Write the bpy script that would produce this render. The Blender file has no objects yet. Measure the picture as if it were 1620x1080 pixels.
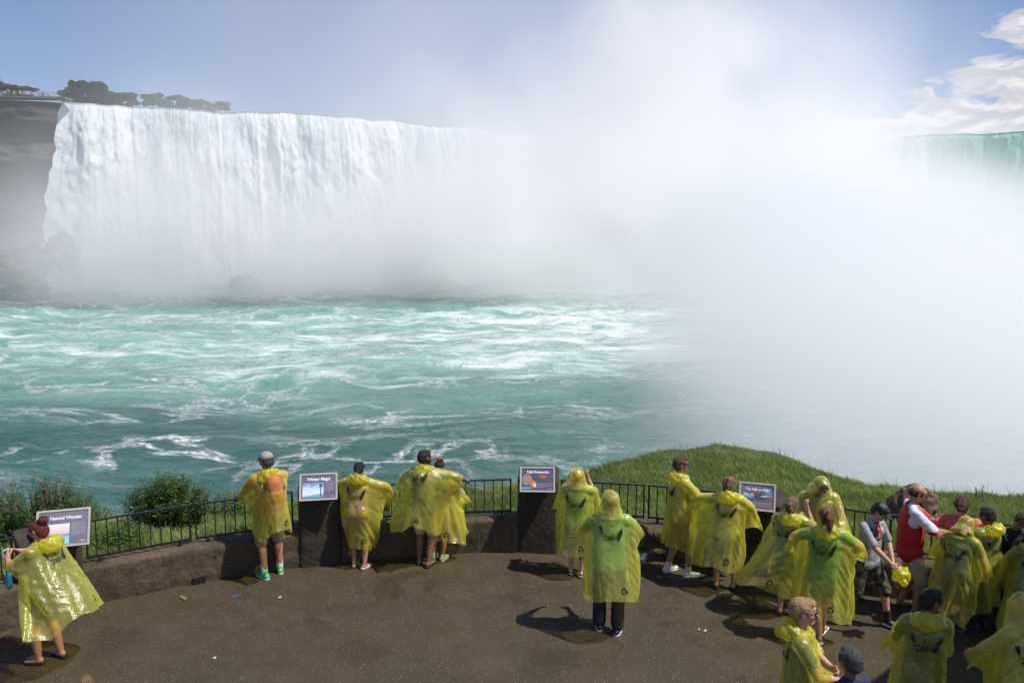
import bpy, bmesh, math, random
import numpy as np
from mathutils import Vector, Matrix
R = math.radians
rnd = random.Random(7)
SC = bpy.context.scene
COL = SC.collection
# ------------------------------------------------------------------ camera
F, PITCH, CZ = 1300.0, R(8.1), 5.0
cam = bpy.data.objects.new('camera', bpy.data.cameras.new('camera'))
COL.objects.link(cam)
cam.data.lens = 36 * F / 1620
cam.data.clip_end = 6000
cam.location = (0, 0, CZ)
cam.rotation_euler = (math.pi / 2 - PITCH, 0, 0)
SC.camera = cam

def ray(px, py):
    xc, yc = (px - 810) / F, (540 - py) / F
    return Vector((xc, math.cos(PITCH) + yc * math.sin(PITCH), -math.sin(PITCH) + yc * math.cos(PITCH)))

def at(px, py, z=0.0):
    """the point of the level z that lies in this direction"""
    d = ray(px, py)
    k = (z - CZ) / d.z
    return Vector((d.x * k, d.y * k, z))

def height(foot, px, py):
    """how high above the ground a point stands over FOOT when seen at py"""
    d = ray(px, py)
    return CZ + d.z * foot.y / d.y

# ------------------------------------------------------------------ objects
def tag(o, label=None, cat=None, group=None, kind=None):
    for k, v in (('label', label), ('category', cat), ('group', group), ('kind', kind)):
        if v:
            o[k] = v
    return o

def link(name, me, parent=None, mats=None, loc=None, smooth=False):
    o = bpy.data.objects.new(name, me)
    COL.objects.link(o)
    if mats is not None:
        for m in (mats if isinstance(mats, (list, tuple)) else [mats]):
            me.materials.append(m)
    if parent is not None:
        o.parent = parent
    if loc is not None:
        o.location = loc
    if smooth:
        me.polygons.foreach_set('use_smooth', [True] * len(me.polygons))
    return o

def empty(name, loc, rz=0.0):
    o = bpy.data.objects.new(name, None)
    COL.objects.link(o)
    o.location = loc
    o.rotation_euler = (0, 0, rz)
    o.empty_display_size = .2
    return o

def grid_mesh(name, P, uv=None, wrap=False):
    """mesh of quads through an array of points P[rows, cols, 3]"""
    n, m = P.shape[:2]
    me = bpy.data.meshes.new(name)
    idx = np.arange(n * m).reshape(n, m)
    if wrap:
        idx = np.concatenate([idx, idx[:, :1]], 1)
    q = np.stack([idx[:-1, :-1], idx[:-1, 1:], idx[1:, 1:], idx[1:, :-1]], -1).reshape(-1, 4)
    me.vertices.add(n * m)
    me.vertices.foreach_set('co', P.reshape(-1).astype(np.float32))
    me.loops.add(q.size)
    me.loops.foreach_set('vertex_index', q.reshape(-1).astype(np.int32))
    me.polygons.add(len(q))
    me.polygons.foreach_set('loop_start', np.arange(0, q.size, 4, dtype=np.int32))
    me.polygons.foreach_set('loop_total', np.full(len(q), 4, dtype=np.int32))
    if uv is not None:
        l = me.uv_layers.new(name='UVMap')
        l.data.foreach_set('uv', uv.reshape(-1, 2)[q.reshape(-1)].reshape(-1).astype(np.float32))
    me.update(calc_edges=True)
    me.polygons.foreach_set('use_smooth', np.ones(len(q), dtype=bool))
    return me

def raw_mesh(name, V, Fc):
    me = bpy.data.meshes.new(name)
    me.from_pydata([tuple(v) for v in V], [], [tuple(int(i) for i in f) for f in Fc])
    me.update()
    return me

# value noise, vectorised
def vn(x, y, z=0.0, seed=0):
    x, y, z = np.broadcast_arrays(np.asarray(x, float), np.asarray(y, float), np.asarray(z, float))
    xi, yi, zi = np.floor(x), np.floor(y), np.floor(z)
    fx, fy, fz = x - xi, y - yi, z - zi
    fx, fy, fz = (f * f * (3 - 2 * f) for f in (fx, fy, fz))
    xi, yi, zi = (a.astype(np.int64) for a in (xi, yi, zi))
    def h(a, b, c):
        k = (a * 374761393 + b * 668265263 + c * 1274126177 + seed * 974634777) & 0xffffffff
        k = ((k ^ (k >> 13)) * 1274126177) & 0xffffffff
        k = ((k ^ (k >> 16)) * 2246822519) & 0xffffffff
        return ((k ^ (k >> 15)) & 0xffffff) / 16777215.0
    r = 0
    for dx in (0, 1):
        for dy in (0, 1):
            for dz in (0, 1):
                r = r + h(xi + dx, yi + dy, zi + dz) * (fx if dx else 1 - fx) * (fy if dy else 1 - fy) * (fz if dz else 1 - fz)
    return r * 2 - 1

def fbm(x, y, z=0.0, seed=0, oct=4, gain=.5):
    a, s, r = 1.0, 1.0, 0
    for i in range(oct):
        r = r + a * vn(np.asarray(x) * s, np.asarray(y) * s, np.asarray(z) * s, seed + i * 17)
        a *= gain
        s *= 2.03
    return r

# ------------------------------------------------------------------ materials
class NT:
    """small helper for node trees"""
    def __init__(s, name):
        s.m = bpy.data.materials.new(name)
        s.m.use_nodes = True
        s.t = s.m.node_tree
        s.t.nodes.clear()
        s.out = s.t.nodes.new('ShaderNodeOutputMaterial')
    def n(s, kind, ins=None, **kw):
        nd = s.t.nodes.new(kind)
        for k, v in kw.items():
            setattr(nd, k, v)
        for k, v in (ins or {}).items():
            s.set(nd, k, v)
        return nd
    def set(s, nd, k, v):
        i = nd.inputs[k]
        if isinstance(v, bpy.types.NodeSocket):
            s.t.links.new(v, i)
        elif isinstance(v, bpy.types.Node):
            s.t.links.new(v.outputs[0], i)
        else:
            if i.type == 'RGBA' and len(v) == 3:
                v = (*v, 1)
            i.default_value = v
    def math(s, op, a, b=0.0, c=0.0, clamp=False):
        nd = s.n('ShaderNodeMath', {0: a, 1: b, 2: c}, operation=op)
        nd.use_clamp = clamp
        return nd.outputs[0]
    def mix(s, f, a, b):
        nd = s.n('ShaderNodeMix', data_type='RGBA')
        s.set(nd, 0, f); s.set(nd, 6, a); s.set(nd, 7, b)
        return nd.outputs[2]
    def ramp(s, f, lo, hi, a=0.0, b=1.0, smooth=True):
        nd = s.n('ShaderNodeMapRange', {0: f, 1: lo, 2: hi, 3: a, 4: b})
        nd.interpolation_type = 'SMOOTHSTEP' if smooth else 'LINEAR'
        return nd.outputs[0]
    def noise(s, vec, scale, detail=3.0, rough=.55, dist=0.0, col=False):
        nd = s.n('ShaderNodeTexNoise', {'Vector': vec, 'Scale': scale, 'Detail': detail, 'Roughness': rough, 'Distortion': dist})
        return nd.outputs[1 if col else 0]
    def obj(s):
        return s.n('ShaderNodeTexCoord').outputs['Object']
    def geo(s):
        return s.n('ShaderNodeNewGeometry').outputs['Position']
    def xyz(s, v):
        return s.n('ShaderNodeSeparateXYZ', {0: v}).outputs
    def comb(s, x, y, z):
        return s.n('ShaderNodeCombineXYZ', {0: x, 1: y, 2: z}).outputs[0]
    def bump(s, h, dist=.01, strength=1.0, normal=None):
        nd = s.n('ShaderNodeBump', {'Height': h, 'Distance': dist, 'Strength': strength})
        if normal is not None:
            s.set(nd, 'Normal', normal)
        return nd.outputs[0]
    def pbr(s, col, rough=.6, normal=None, **kw):
        nd = s.n('ShaderNodeBsdfPrincipled', {'Base Color': col, 'Roughness': rough})
        if normal is not None:
            s.set(nd, 'Normal', normal)
        for k, v in kw.items():
            s.set(nd, k.replace('_', ' '), v)
        return nd.outputs[0]
    def done(s, sh, vol=None):
        if sh is not None:
            s.t.links.new(sh, s.out.inputs[0])
        if vol is not None:
            s.t.links.new(vol, s.out.inputs[1])
        return s.m

_mats = {}
def M(name, col, rough=.7, var=.25, scale=6.0, bump=.0, bscale=40.0, **kw):
    """plain material with mottled colour and a little relief"""
    if name in _mats:
        return _mats[name]
    t = NT(name)
    p = t.obj()
    f = t.noise(p, scale, 5, .6)
    c = t.mix(t.ramp(f, .3, .7), tuple(v * (1 - var) for v in col), tuple(min(1, v * (1 + var)) for v in col))
    nrm = t.bump(t.noise(p, bscale, 4, .6), bump) if bump else None
    _mats[name] = t.done(t.pbr(c, rough, nrm, **kw))
    return _mats[name]

# ------------------------------------------------------------------ sun, sky
SUN_EL, SUN_AZ = R(58.5), R(107)
sd = Vector((math.sin(SUN_AZ) * math.cos(SUN_EL), math.cos(SUN_AZ) * math.cos(SUN_EL), math.sin(SUN_EL)))
sun = bpy.data.objects.new('sun', bpy.data.lights.new('sun', 'SUN'))
COL.objects.link(sun)
sun.data.energy = 5.0
sun.data.angle = R(.53)
sun.data.color = (1, .955, .88)
sun.rotation_euler = sd.to_track_quat('Z', 'Y').to_euler()
w = bpy.data.worlds.new('World')
SC.world = w
w.use_nodes = True
wt = w.node_tree
wt.nodes.clear()
class WT(NT):
    def __init__(s, tree):
        s.t = tree
        s.out = tree.nodes.new('ShaderNodeOutputWorld')
t = WT(wt)
sky = t.n('ShaderNodeTexSky', sky_type='NISHITA', sun_disc=False, sun_elevation=SUN_EL, sun_rotation=SUN_AZ,
          altitude=200, air_density=1.0, dust_density=.6, ozone_density=3.5)
dirv = t.n('ShaderNodeTexCoord').outputs['Generated']
dx, dy, dz = t.xyz(dirv)
# a few flat-bottomed fair weather clouds low in the sky to the right
az = t.math('ARCTAN2', dx, dy)
el = t.math('ARCSINE', dz)
cv = t.comb(t.math('MULTIPLY', az, 1.0), t.math('MULTIPLY', el, 2.6), 0.0)
cn = t.noise(cv, 21.0, 8, .58, .3)
cn2 = t.noise(cv, 4.0, 2, .5)
def blob(a0, e0, ra, re):
    u = t.math('DIVIDE', t.math('SUBTRACT', az, a0), ra)
    v = t.math('DIVIDE', t.math('SUBTRACT', el, e0), re)
    d = t.math('SQRT', t.math('ADD', t.math('MULTIPLY', u, u), t.math('MULTIPLY', v, v)))
    return t.math('SUBTRACT', 1.0, d)
bl = blob(.510, .106, .125, .026)
for a in ((.560, .143, .095, .026), (.560, .190, .060, .016), (.40, .107, .05, .010), (.455, .098, .07, .012), (.72, .15, .12, .04)):
    bl = t.math('MAXIMUM', bl, blob(*a))
cl = t.math('ADD', bl, t.math('MULTIPLY', t.math('SUBTRACT', cn, .5), 2.9))
cl = t.ramp(cl, -.10, .26)
csh = t.noise(t.comb(az, t.math('SUBTRACT', t.math('MULTIPLY', el, 2.6), .02), 0.0), 21.0, 8, .58, .3)
shade = t.ramp(t.math('SUBTRACT', cn, csh), -.14, .1)
ccol = t.mix(shade, (9.0, 8.7, 8.7), (6.0, 6.0, 6.6))
sat = t.n('ShaderNodeHueSaturation', {'Saturation': 1.08, 'Value': 1.0, 'Color': sky.outputs[0]})
tint = t.n('ShaderNodeMix', data_type='RGBA', blend_type='MULTIPLY')
t.set(tint, 0, 1.0)
t.set(tint, 6, sat.outputs[0])
t.set(tint, 7, (1.10, 1.0, 1.10))
wc = t.mix(t.math('MULTIPLY', cl, .92), tint.outputs[2], ccol)
bg = t.n('ShaderNodeBackground', {'Color': wc, 'Strength': .095})
wt.links.new(bg.outputs[0], t.out.inputs[0])
SC.view_settings.view_transform = 'Standard'
SC.view_settings.look = 'None'
SC.view_settings.exposure = 0.1
SC.view_settings.gamma = 1
SC.cycles.use_denoising = True
SC.cycles.volume_bounces = 12
SC.cycles.transparent_max_bounces = 24
SC.cycles.max_bounces = 12
SC.cycles.volume_step_rate = 2.0
SC.cycles.volume_max_steps = 256
SC.cycles.sample_clamp_indirect = 6
SC.cycles.use_adaptive_sampling = True
SC.cycles.adaptive_threshold = .02
# ------------------------------------------------------------------ solid bodies from rounded cones
def cone_pts(a, b, ra, rb, seg=14, cap=4):
    a, b = np.array(a, float), np.array(b, float)
    d = b - a
    L = np.linalg.norm(d)
    d = d / L if L > 1e-6 else np.array([0, 0, 1.0])
    up = np.array([0, 0, 1.0]) if abs(d[2]) < .9 else np.array([1.0, 0, 0])
    e1 = np.cross(d, up); e1 /= np.linalg.norm(e1)
    e2 = np.cross(d, e1)
    prof = [(-ra * math.cos(t), ra * math.sin(t)) for t in np.linspace(0, math.pi / 2, cap + 1)[1:]]
    prof += [(L + rb * math.sin(t), rb * math.cos(t)) for t in np.linspace(0, math.pi / 2, cap + 1)[:-1]]
    V = [a - d * ra]
    for h, r in prof:
        for k in range(seg):
            an = 2 * math.pi * k / seg
            V.append(a + d * h + (e1 * math.cos(an) + e2 * math.sin(an)) * r)
    V.append(b + d * rb)
    Fc = []
    n = len(prof)
    for k in range(seg):
        k2 = (k + 1) % seg
        Fc.append((0, 1 + k, 1 + k2))
        for i in range(n - 1):
            Fc.append((1 + i * seg + k, 1 + (i + 1) * seg + k, 1 + (i + 1) * seg + k2, 1 + i * seg + k2))
        Fc.append((1 + (n - 1) * seg + k, len(V) - 1, 1 + (n - 1) * seg + k2))
    return V, Fc

def ell_pts(c, r, rot=None, seg=18, rings=12):
    V = []
    for i in range(rings + 1):
        th = math.pi * i / rings
        if i in (0, rings):
            V.append(Vector((0, 0, r[2] * math.cos(th))))
            continue
        for k in range(seg):
            an = 2 * math.pi * k / seg
            V.append(Vector((r[0] * math.sin(th) * math.cos(an), r[1] * math.sin(th) * math.sin(an), r[2] * math.cos(th))))
    if rot is not None:
        V = [rot @ v for v in V]
    V = [np.array(v) + np.array(c, float) for v in V]
    Fc = []
    for k in range(seg):
        k2 = (k + 1) % seg
        Fc.append((0, 1 + k, 1 + k2))
        for i in range(rings - 2):
            Fc.append((1 + i * seg + k, 1 + (i + 1) * seg + k, 1 + (i + 1) * seg + k2, 1 + i * seg + k2))
        Fc.append((1 + (rings - 2) * seg + k, len(V) - 1, 1 + (rings - 2) * seg + k2))
    return V, Fc

class Blob:
    """solids melted into one surface"""
    def __init__(s):
        s.V, s.F = [], []
    def put(s, vf):
        o = len(s.V)
        s.V += list(vf[0])
        s.F += [tuple(i + o for i in f) for f in vf[1]]
        return s
    def cone(s, a, b, ra, rb=None):
        return s.put(cone_pts(a, b, ra, ra if rb is None else rb))
    def ell(s, c, r, rot=None):
        return s.put(ell_pts(c, r, rot))
    def build(s, name, voxel, smooth, parent, mats, noise_amp=0.0, noise_sc=20.0, fold=0.0):
        me = raw_mesh('tmp', s.V, s.F)
        o = bpy.data.objects.new('tmp', me)
        COL.objects.link(o)
        m = o.modifiers.new('r', 'REMESH')
        m.mode = 'VOXEL'
        m.voxel_size = voxel
        m2 = o.modifiers.new('s', 'SMOOTH')
        m2.factor, m2.iterations = .5, smooth
        dg = bpy.context.evaluated_depsgraph_get()
        res = bpy.data.meshes.new_from_object(o.evaluated_get(dg))
        bpy.data.objects.remove(o)
        bpy.data.meshes.remove(me)
        res.name = name
        n = len(res.vertices)
        if noise_amp or fold:
            co = np.empty(n * 3, np.float32)
            res.vertices.foreach_get('co', co)
            co = co.reshape(-1, 3).astype(float)
            no = np.empty(n * 3, np.float32)
            res.vertices.foreach_get('normal', no)
            no = no.reshape(-1, 3)
            q = co * noise_sc
            d = noise_amp * fbm(q[:, 0], q[:, 1], q[:, 2], 5, 3)
            if fold:
                d = d + fold * fbm(q[:, 0] * 1.0 + q[:, 2] * .4, q[:, 1], q[:, 2] * .35, 9, 2)
            co = co + no * d[:, None]
            res.vertices.foreach_set('co', co.reshape(-1).astype(np.float32))
        res.update()
        return link(name, res, parent, mats, smooth=True)

# ------------------------------------------------------------------ materials worn
def skin(name, col):
    return M('skin_' + name, col, .48, .10, 30, .002, 220, Subsurface_Weight=.0)
SKIN = {'fair': skin('fair', (.50, .27, .18)), 'tan': skin('tan', (.36, .18, .11)), 'brown': skin('brown', (.20, .095, .055)), 'red': skin('red', (.48, .22, .15))}
def cloth(name, col, rough=.85, var=.18):
    return M('cloth_' + name, col, rough, var, 9, .006, 60)
def hairm(name, col):
    if 'hair_' + name in _mats:
        return _mats['hair_' + name]
    t = NT('hair_' + name)
    p = t.obj()
    x, y, z = t.xyz(p)
    f = t.noise(t.comb(t.math('MULTIPLY', x, 1.0), t.math('MULTIPLY', y, 1.0), t.math('MULTIPLY', z, .25)), 190, 3, .7)
    c = t.mix(t.ramp(f, .3, .7), tuple(v * .5 for v in col), tuple(min(1, v * 1.5) for v in col))
    _mats['hair_' + name] = t.done(t.pbr(c, .62, t.bump(f, .008)))
    return _mats['hair_' + name]
RUB = lambda n, c, r=.5: M('shoe_' + n, c, r, .2, 30)
BLACKP = M('black_plastic', (.012, .012, .014), .18, .1)

def poncho_mat(name, col, opaque, warm=0.0):
    t = NT(name)
    p = t.obj()
    x, y, z = t.xyz(p)
    f1 = t.noise(t.comb(x, y, t.math('MULTIPLY', z, .5)), 9, 4, .55, 1.2)
    f2 = t.math('ABSOLUTE', t.math('SUBTRACT', t.noise(t.comb(x, y, t.math('MULTIPLY', z, .6)), 26, 4, .6, 1.5), .5))
    rid = t.math('ABSOLUTE', t.math('SUBTRACT', f1, .5))
    nrm = t.bump(t.math('ADD', t.math('MULTIPLY', rid, 1.6), t.math('MULTIPLY', f2, .7)), .011, .9)
    c = t.mix(t.ramp(f1, .35, .65), tuple(v * .86 for v in col), tuple(min(1, v * 1.08) for v in col))
    dif = t.n('ShaderNodeBsdfDiffuse', {'Color': c, 'Normal': nrm})
    tra = t.n('ShaderNodeBsdfTranslucent', {'Color': c, 'Normal': nrm})
    tp = t.n('ShaderNodeBsdfTransparent', {'Color': (.96, .93, .40)})
    a = t.n('ShaderNodeMixShader', {0: .6, 1: dif.outputs[0], 2: tra.outputs[0]}).outputs[0]
    lw0 = t.n('ShaderNodeLayerWeight', {'Blend': .5, 'Normal': nrm}).outputs['Facing']
    opq = t.math('ADD', opaque, t.math('MULTIPLY', t.math('POWER', lw0, 2.0), .5), clamp=True)
    b = t.n('ShaderNodeMixShader', {0: opq, 1: tp.outputs[0], 2: a}).outputs[0]
    gl = t.n('ShaderNodeBsdfGlossy', {'Color': (1, 1, 1), 'Roughness': .15, 'Normal': nrm})
    lw = t.n('ShaderNodeLayerWeight', {'Blend': .5, 'Normal': nrm}).outputs['Facing']
    fr = t.math('ADD', .05, t.math('MULTIPLY', t.math('POWER', lw, 4.0), .45))
    g = t.n('ShaderNodeMixShader', {0: fr, 1: b, 2: gl.outputs[0]}).outputs[0]
    return t.done(g)
PON = poncho_mat('poncho_film', (.92, .88, .18), .35)
HOOD = poncho_mat('hood_film', (.82, .76, .03), .66)
INK = M('poncho_ink', (.012, .016, .014), .4, .3, 30)

# ------------------------------------------------------------------ body
V3 = lambda *a: np.array(a, float)
def unit(v):
    return v / max(1e-9, np.linalg.norm(v))
def ik(a, target, l1, l2, pole):
    d = target - a
    L = np.linalg.norm(d)
    if L > (l1 + l2) * .985:
        d = d * ((l1 + l2) * .985 / L)
        L = np.linalg.norm(d)
    L = max(L, abs(l1 - l2) + .02)
    u = unit(d)
    pp = unit(pole - u * np.dot(pole, u))
    c = (l1 * l1 + L * L - l2 * l2) / (2 * l1 * L)
    s = math.sqrt(max(0, 1 - c * c))
    el = a + (u * c + pp * s) * l1
    return el, a + u * L

class Body:
    """skeleton in the person's own frame: x to the right, y the way the chest faces, z up"""
    def __init__(b, H, hands=(None, None), poles=(None, None), feet=((-.06, 0), (.06, 0)), toes=(8, -8), lean=0, side=0, nod=0, turn=0, tilt=0, fat=1.0, child=False, hk=None):
        b.H, b.fat = H, fat
        hd = hk or (1.2 if child else 1.0)
        b.hd = hd
        b.pelvis = V3(0, 0, .53 * H)
        rl = Matrix.Rotation(-R(lean), 3, 'X') @ Matrix.Rotation(R(side), 3, 'Y')
        b.rl = rl
        T = lambda v: b.pelvis + np.array(rl @ Vector(v))
        b.T = T
        b.waist, b.chest, b.neck = T((0, 0, .07 * H)), T((0, 0, .19 * H)), T((0, -.005 * H, .305 * H))
        sw = .102 * H * (1 + (fat - 1) * .4)
        b.sh = [T((s * sw, -.005 * H, .266 * H)) for s in (-1, 1)]
        rh = rl @ Matrix.Rotation(-R(turn), 3, 'Z') @ Matrix.Rotation(-R(nod), 3, 'X') @ Matrix.Rotation(R(tilt), 3, 'Y')
        b.rh = rh
        b.Hd = lambda v: b.neck + np.array(rh @ (Vector(v) * H * hd))
        b.head = b.Hd((0, .012, .092))
        # legs
        b.hip, b.knee, b.ank, b.toe = [], [], [], []
        for i, s in enumerate((-1, 1)):
            hp = b.pelvis + V3(s * .052 * H, 0, -.02 * H)
            fx, fy = feet[i][:2]
            fz = feet[i][2] if len(feet[i]) > 2 else 0
            an = V3(fx * H, fy * H, (.045 + fz) * H)
            ta = R(toes[i])
            tdir = V3(-math.sin(ta), math.cos(ta), 0)
            kn, an = ik(hp, an, .245 * H, .235 * H, V3(tdir[0] * .6, 1, 0))
            b.hip.append(hp); b.knee.append(kn); b.ank.append(an); b.toe.append(tdir)
        # arms
        b.el, b.wr, b.hdir = [], [], []
        for i, s in enumerate((-1, 1)):
            tg = hands[i]
            tg = V3(s * .17, .03, .47) if tg is None else V3(*tg)
            pl = poles[i]
            pl = V3(s * .5, -1, -.3) if pl is None else V3(*pl)
            e, wv = ik(b.sh[i], tg * H, .168 * H, .148 * H, pl)
            b.el.append(e); b.wr.append(wv); b.hdir.append(unit(wv - e))
    def capsules(b, k=1.0):
        """collision shapes; arms swing from a T pose (k=0) to their pose (k=1)"""
        H, f = b.H, b.fat
        out = [(b.pelvis + V3(-.035 * H, 0, 0), b.pelvis + V3(.035 * H, 0, 0), .078 * H * f, .078 * H * f),
               (b.pelvis + V3(0, 0, 0), b.waist, .072 * H * f, .068 * H * f),
               (b.waist + (b.chest - b.waist) * 0, b.chest, .074 * H * f, .072 * H * f),
               (b.T((-.045 * H, 0, .2 * H)), b.T((.045 * H, 0, .2 * H)), .064 * H * f, .064 * H * f),
               (b.T((-.085 * H, -.005 * H, .262 * H)), b.T((.085 * H, -.005 * H, .262 * H)), .038 * H, .038 * H),
               (b.T((-.045 * H, 0, .285 * H)), b.T((.045 * H, 0, .285 * H)), .04 * H, .04 * H),
               (b.neck, b.head, .04 * H, .06 * H)]
        for i in (0, 1):
            out.append((b.hip[i], b.knee[i], .05 * H * f, .036 * H))
            out.append((b.knee[i], b.ank[i], .036 * H, .025 * H))
            s = (-1, 1)[i]
            d1, d2 = unit(b.el[i] - b.sh[i]), unit(b.wr[i] - b.el[i])
            t0 = V3(s, 0.0, -.12)
            d1 = unit(t0 * (1 - k) + d1 * k + V3(0, .12, 0) * (k * (1 - k)))
            d2 = unit(t0 * (1 - k) + d2 * k)
            e = b.sh[i] + d1 * .168 * H
            wv = e + d2 * .148 * H
            out.append((b.sh[i], e, .036 * H * (f * .5 + .5), .032 * H * (f * .5 + .5)))
            out.append((e, wv, .027 * H, .019 * H))
        return out
    def mesh_body(b, parent, mat, voxel=.011, hands=(True, True), curl=35, barefoot=True):
        H, f = b.H, b.fat
        B = Blob()
        B.cone(b.pelvis + V3(-.03 * H, 0, 0), b.pelvis + V3(.03 * H, 0, 0), .066 * H * f)
        B.cone(b.pelvis, b.chest, .060 * H * f, .062 * H * f)
        B.cone(b.T((-.045 * H, 0, .2 * H)), b.T((.045 * H, 0, .2 * H)), .055 * H * f)
        B.cone(b.T((-.085 * H, -.005 * H, .262 * H)), b.T((.085 * H, -.005 * H, .262 * H)), .030 * H)
        B.cone(b.T((0, -.01 * H, .27 * H)), b.neck, .045 * H, .033 * H)
        B.cone(b.neck, b.Hd((0, 0, .05)), .033 * H, .031 * H)
        # head: cranium, face, jaw, nose, ears, brow
        h = H * b.hd
        E = lambda c, r, rot=None: B.ell(b.Hd(c), tuple(v * h for v in r), b.rh.to_3x3() if rot is None else b.rh.to_3x3() @ rot)
        E((0, -.004, .096), (.044, .054, .050))
        E((0, .020, .080), (.037, .036, .048))
        E((0, .034, .044), (.024, .022, .018))
        E((0, .036, .112), (.030, .018, .014))
        B.cone(b.Hd((0, .055, .092)), b.Hd((0, .064, .074)), .0055 * h, .0095 * h)
        E((0, .053, .057), (.013, .007, .0035))
        E((0, .052, .0495), (.011, .007, .004))
        for s in (-1, 1):
            E((s * .045, .0, .084), (.006, .012, .018))
            E((s * .024, .042, .072), (.012, .012, .012))
        for i, s in enumerate((-1, 1)):
            B.cone(b.hip[i], b.knee[i], .047 * H * (f * .6 + .4), .031 * H * (f * .5 + .5))
            mid = b.knee[i] + (b.ank[i] - b.knee[i]) * .3 - V3(b.toe[i][0], b.toe[i][1], 0) * .008 * H
            B.cone(b.knee[i], mid, .030 * H * (f * .5 + .5), .033 * H * (f * .5 + .5))
            B.cone(mid, b.ank[i], .032 * H * (f * .5 + .5), .020 * H)
            t = b.toe[i]
            B.cone(b.ank[i] - V3(0, 0, .015 * H) - t * .012 * H, b.ank[i] - V3(0, 0, .029 * H) + t * .085 * H, .021 * H, .013 * H)
            B.cone(b.sh[i], b.sh[i] + (b.el[i] - b.sh[i]) * .3, .031 * H * (f * .5 + .5), .030 * H * (f * .5 + .5))
            B.cone(b.sh[i] + (b.el[i] - b.sh[i]) * .3, b.el[i], .028 * H * (f * .5 + .5), .022 * H * (f * .5 + .5))
            B.cone(b.el[i], b.el[i] + (b.wr[i] - b.el[i]) * .3, .022 * H, .024 * H * (f * .4 + .6))
            B.cone(b.el[i] + (b.wr[i] - b.el[i]) * .3, b.wr[i], .023 * H, .015 * H)
            b.hand(B, i, curl if hands[i] else 60)
        o = B.build('body', voxel, 3, parent, [mat, M('lips', (.35, .12, .10), .5, .1)])
        return o
    def hand(b, B, i, curl):
        H = b.H
        d = b.hdir[i]
        s = (-1, 1)[i]
        side = unit(np.cross(d, V3(0, 0, 1)) if abs(d[2]) < .9 else V3(0, 1, 0))
        # palm plane: thumb side points inwards / up
        thumb = V3(-s * .8, .6, .5)
        thumb = unit(thumb - d * np.dot(thumb, d))
        nrm = unit(np.cross(d, thumb)) * s                      # back of the hand
        w0 = b.wr[i]
        pc = w0 + d * .026 * H
        for k in (-1, 0, 1):
            B.cone(w0 + thumb * k * .009 * H, w0 + d * .048 * H + thumb * k * .014 * H, .0098 * H, .0088 * H)
        for k, (off, ln) in enumerate(((.020, .040), (.0068, .045), (-.0068, .042), (-.0195, .033))):
            base = w0 + d * .050 * H + thumb * off * H
            c1, c2 = R(curl * .8 + k * 4), R(curl * 1.9 + k * 7)
            d1 = d * math.cos(c1) - nrm * math.sin(c1)
            d2 = d * math.cos(c2) - nrm * math.sin(c2)
            m1 = base + d1 * ln * .55 * H
            B.cone(base, m1, .0054 * H, .0050 * H)
            B.cone(m1, m1 + d2 * ln * .5 * H, .0050 * H, .0040 * H)
        tb = w0 + d * .018 * H + thumb * .018 * H
        t1 = tb + unit(thumb * .8 + d * .75 - nrm * .3) * .026 * H
        B.cone(tb, t1, .0072 * H, .0060 * H)
        B.cone(t1, t1 + unit(d * 1.0 + thumb * .2 - nrm * .4) * .022 * H, .0058 * H, .0045 * H)
        b.palm = getattr(b, 'palm', {})
        b.palm[i] = w0 + d * .055 * H - nrm * .012 * H
    # ---- garments
    def shirt(b, name, parent, mat, sleeve=.6, length=.0, loose=1.0):
        H, f = b.H, b.fat
        B = Blob()
        g = .010 * H * loose
        B.cone(b.pelvis + V3(-.034 * H, 0, -length * H), b.pelvis + V3(.034 * H, 0, -length * H), .070 * H * f + g * .9)
        B.cone(b.pelvis + V3(0, 0, -length * H), b.waist, .073 * H * f + g * .8, .070 * H * f + g * .7)
        B.cone(b.pelvis + V3(-.03 * H, 0, .02 * H), b.T((-.03 * H, 0, .19 * H)), .065 * H * f + g, .060 * H * f + g)
        B.cone(b.pelvis + V3(.03 * H, 0, .02 * H), b.T((.03 * H, 0, .19 * H)), .065 * H * f + g, .060 * H * f + g)
        B.cone(b.T((-.05 * H, 0, .2 * H)), b.T((.05 * H, 0, .2 * H)), .057 * H * f + g * .8)
        B.cone(b.T((-.085 * H, -.005 * H, .262 * H)), b.T((.085 * H, -.005 * H, .262 * H)), .031 * H + g * .45)
        B.cone(b.T((-.03 * H, -.005 * H, .275 * H)), b.T((.03 * H, -.005 * H, .275 * H)), .034 * H + g * .3)
        B.cone(b.T((0, -.008 * H, .265 * H)), b.T((0, -.008 * H, .292 * H)), .044 * H + g * .4, .036 * H + g * .3)
        for i in (0, 1):
            e = b.sh[i] + (b.el[i] - b.sh[i]) * min(sleeve, 1)
            B.cone(b.sh[i], e, .030 * H * (f * .5 + .5) + g * .35, .029 * H * (f * .5 + .5) + g * .75)
            if sleeve > 1:
                B.cone(b.el[i], b.el[i] + (b.wr[i] - b.el[i]) * (sleeve - 1), .026 * H + g, .020 * H + g * .8)
        return B.build(name, .012, 4, parent, mat, .003, 14, .005 * loose)
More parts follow.
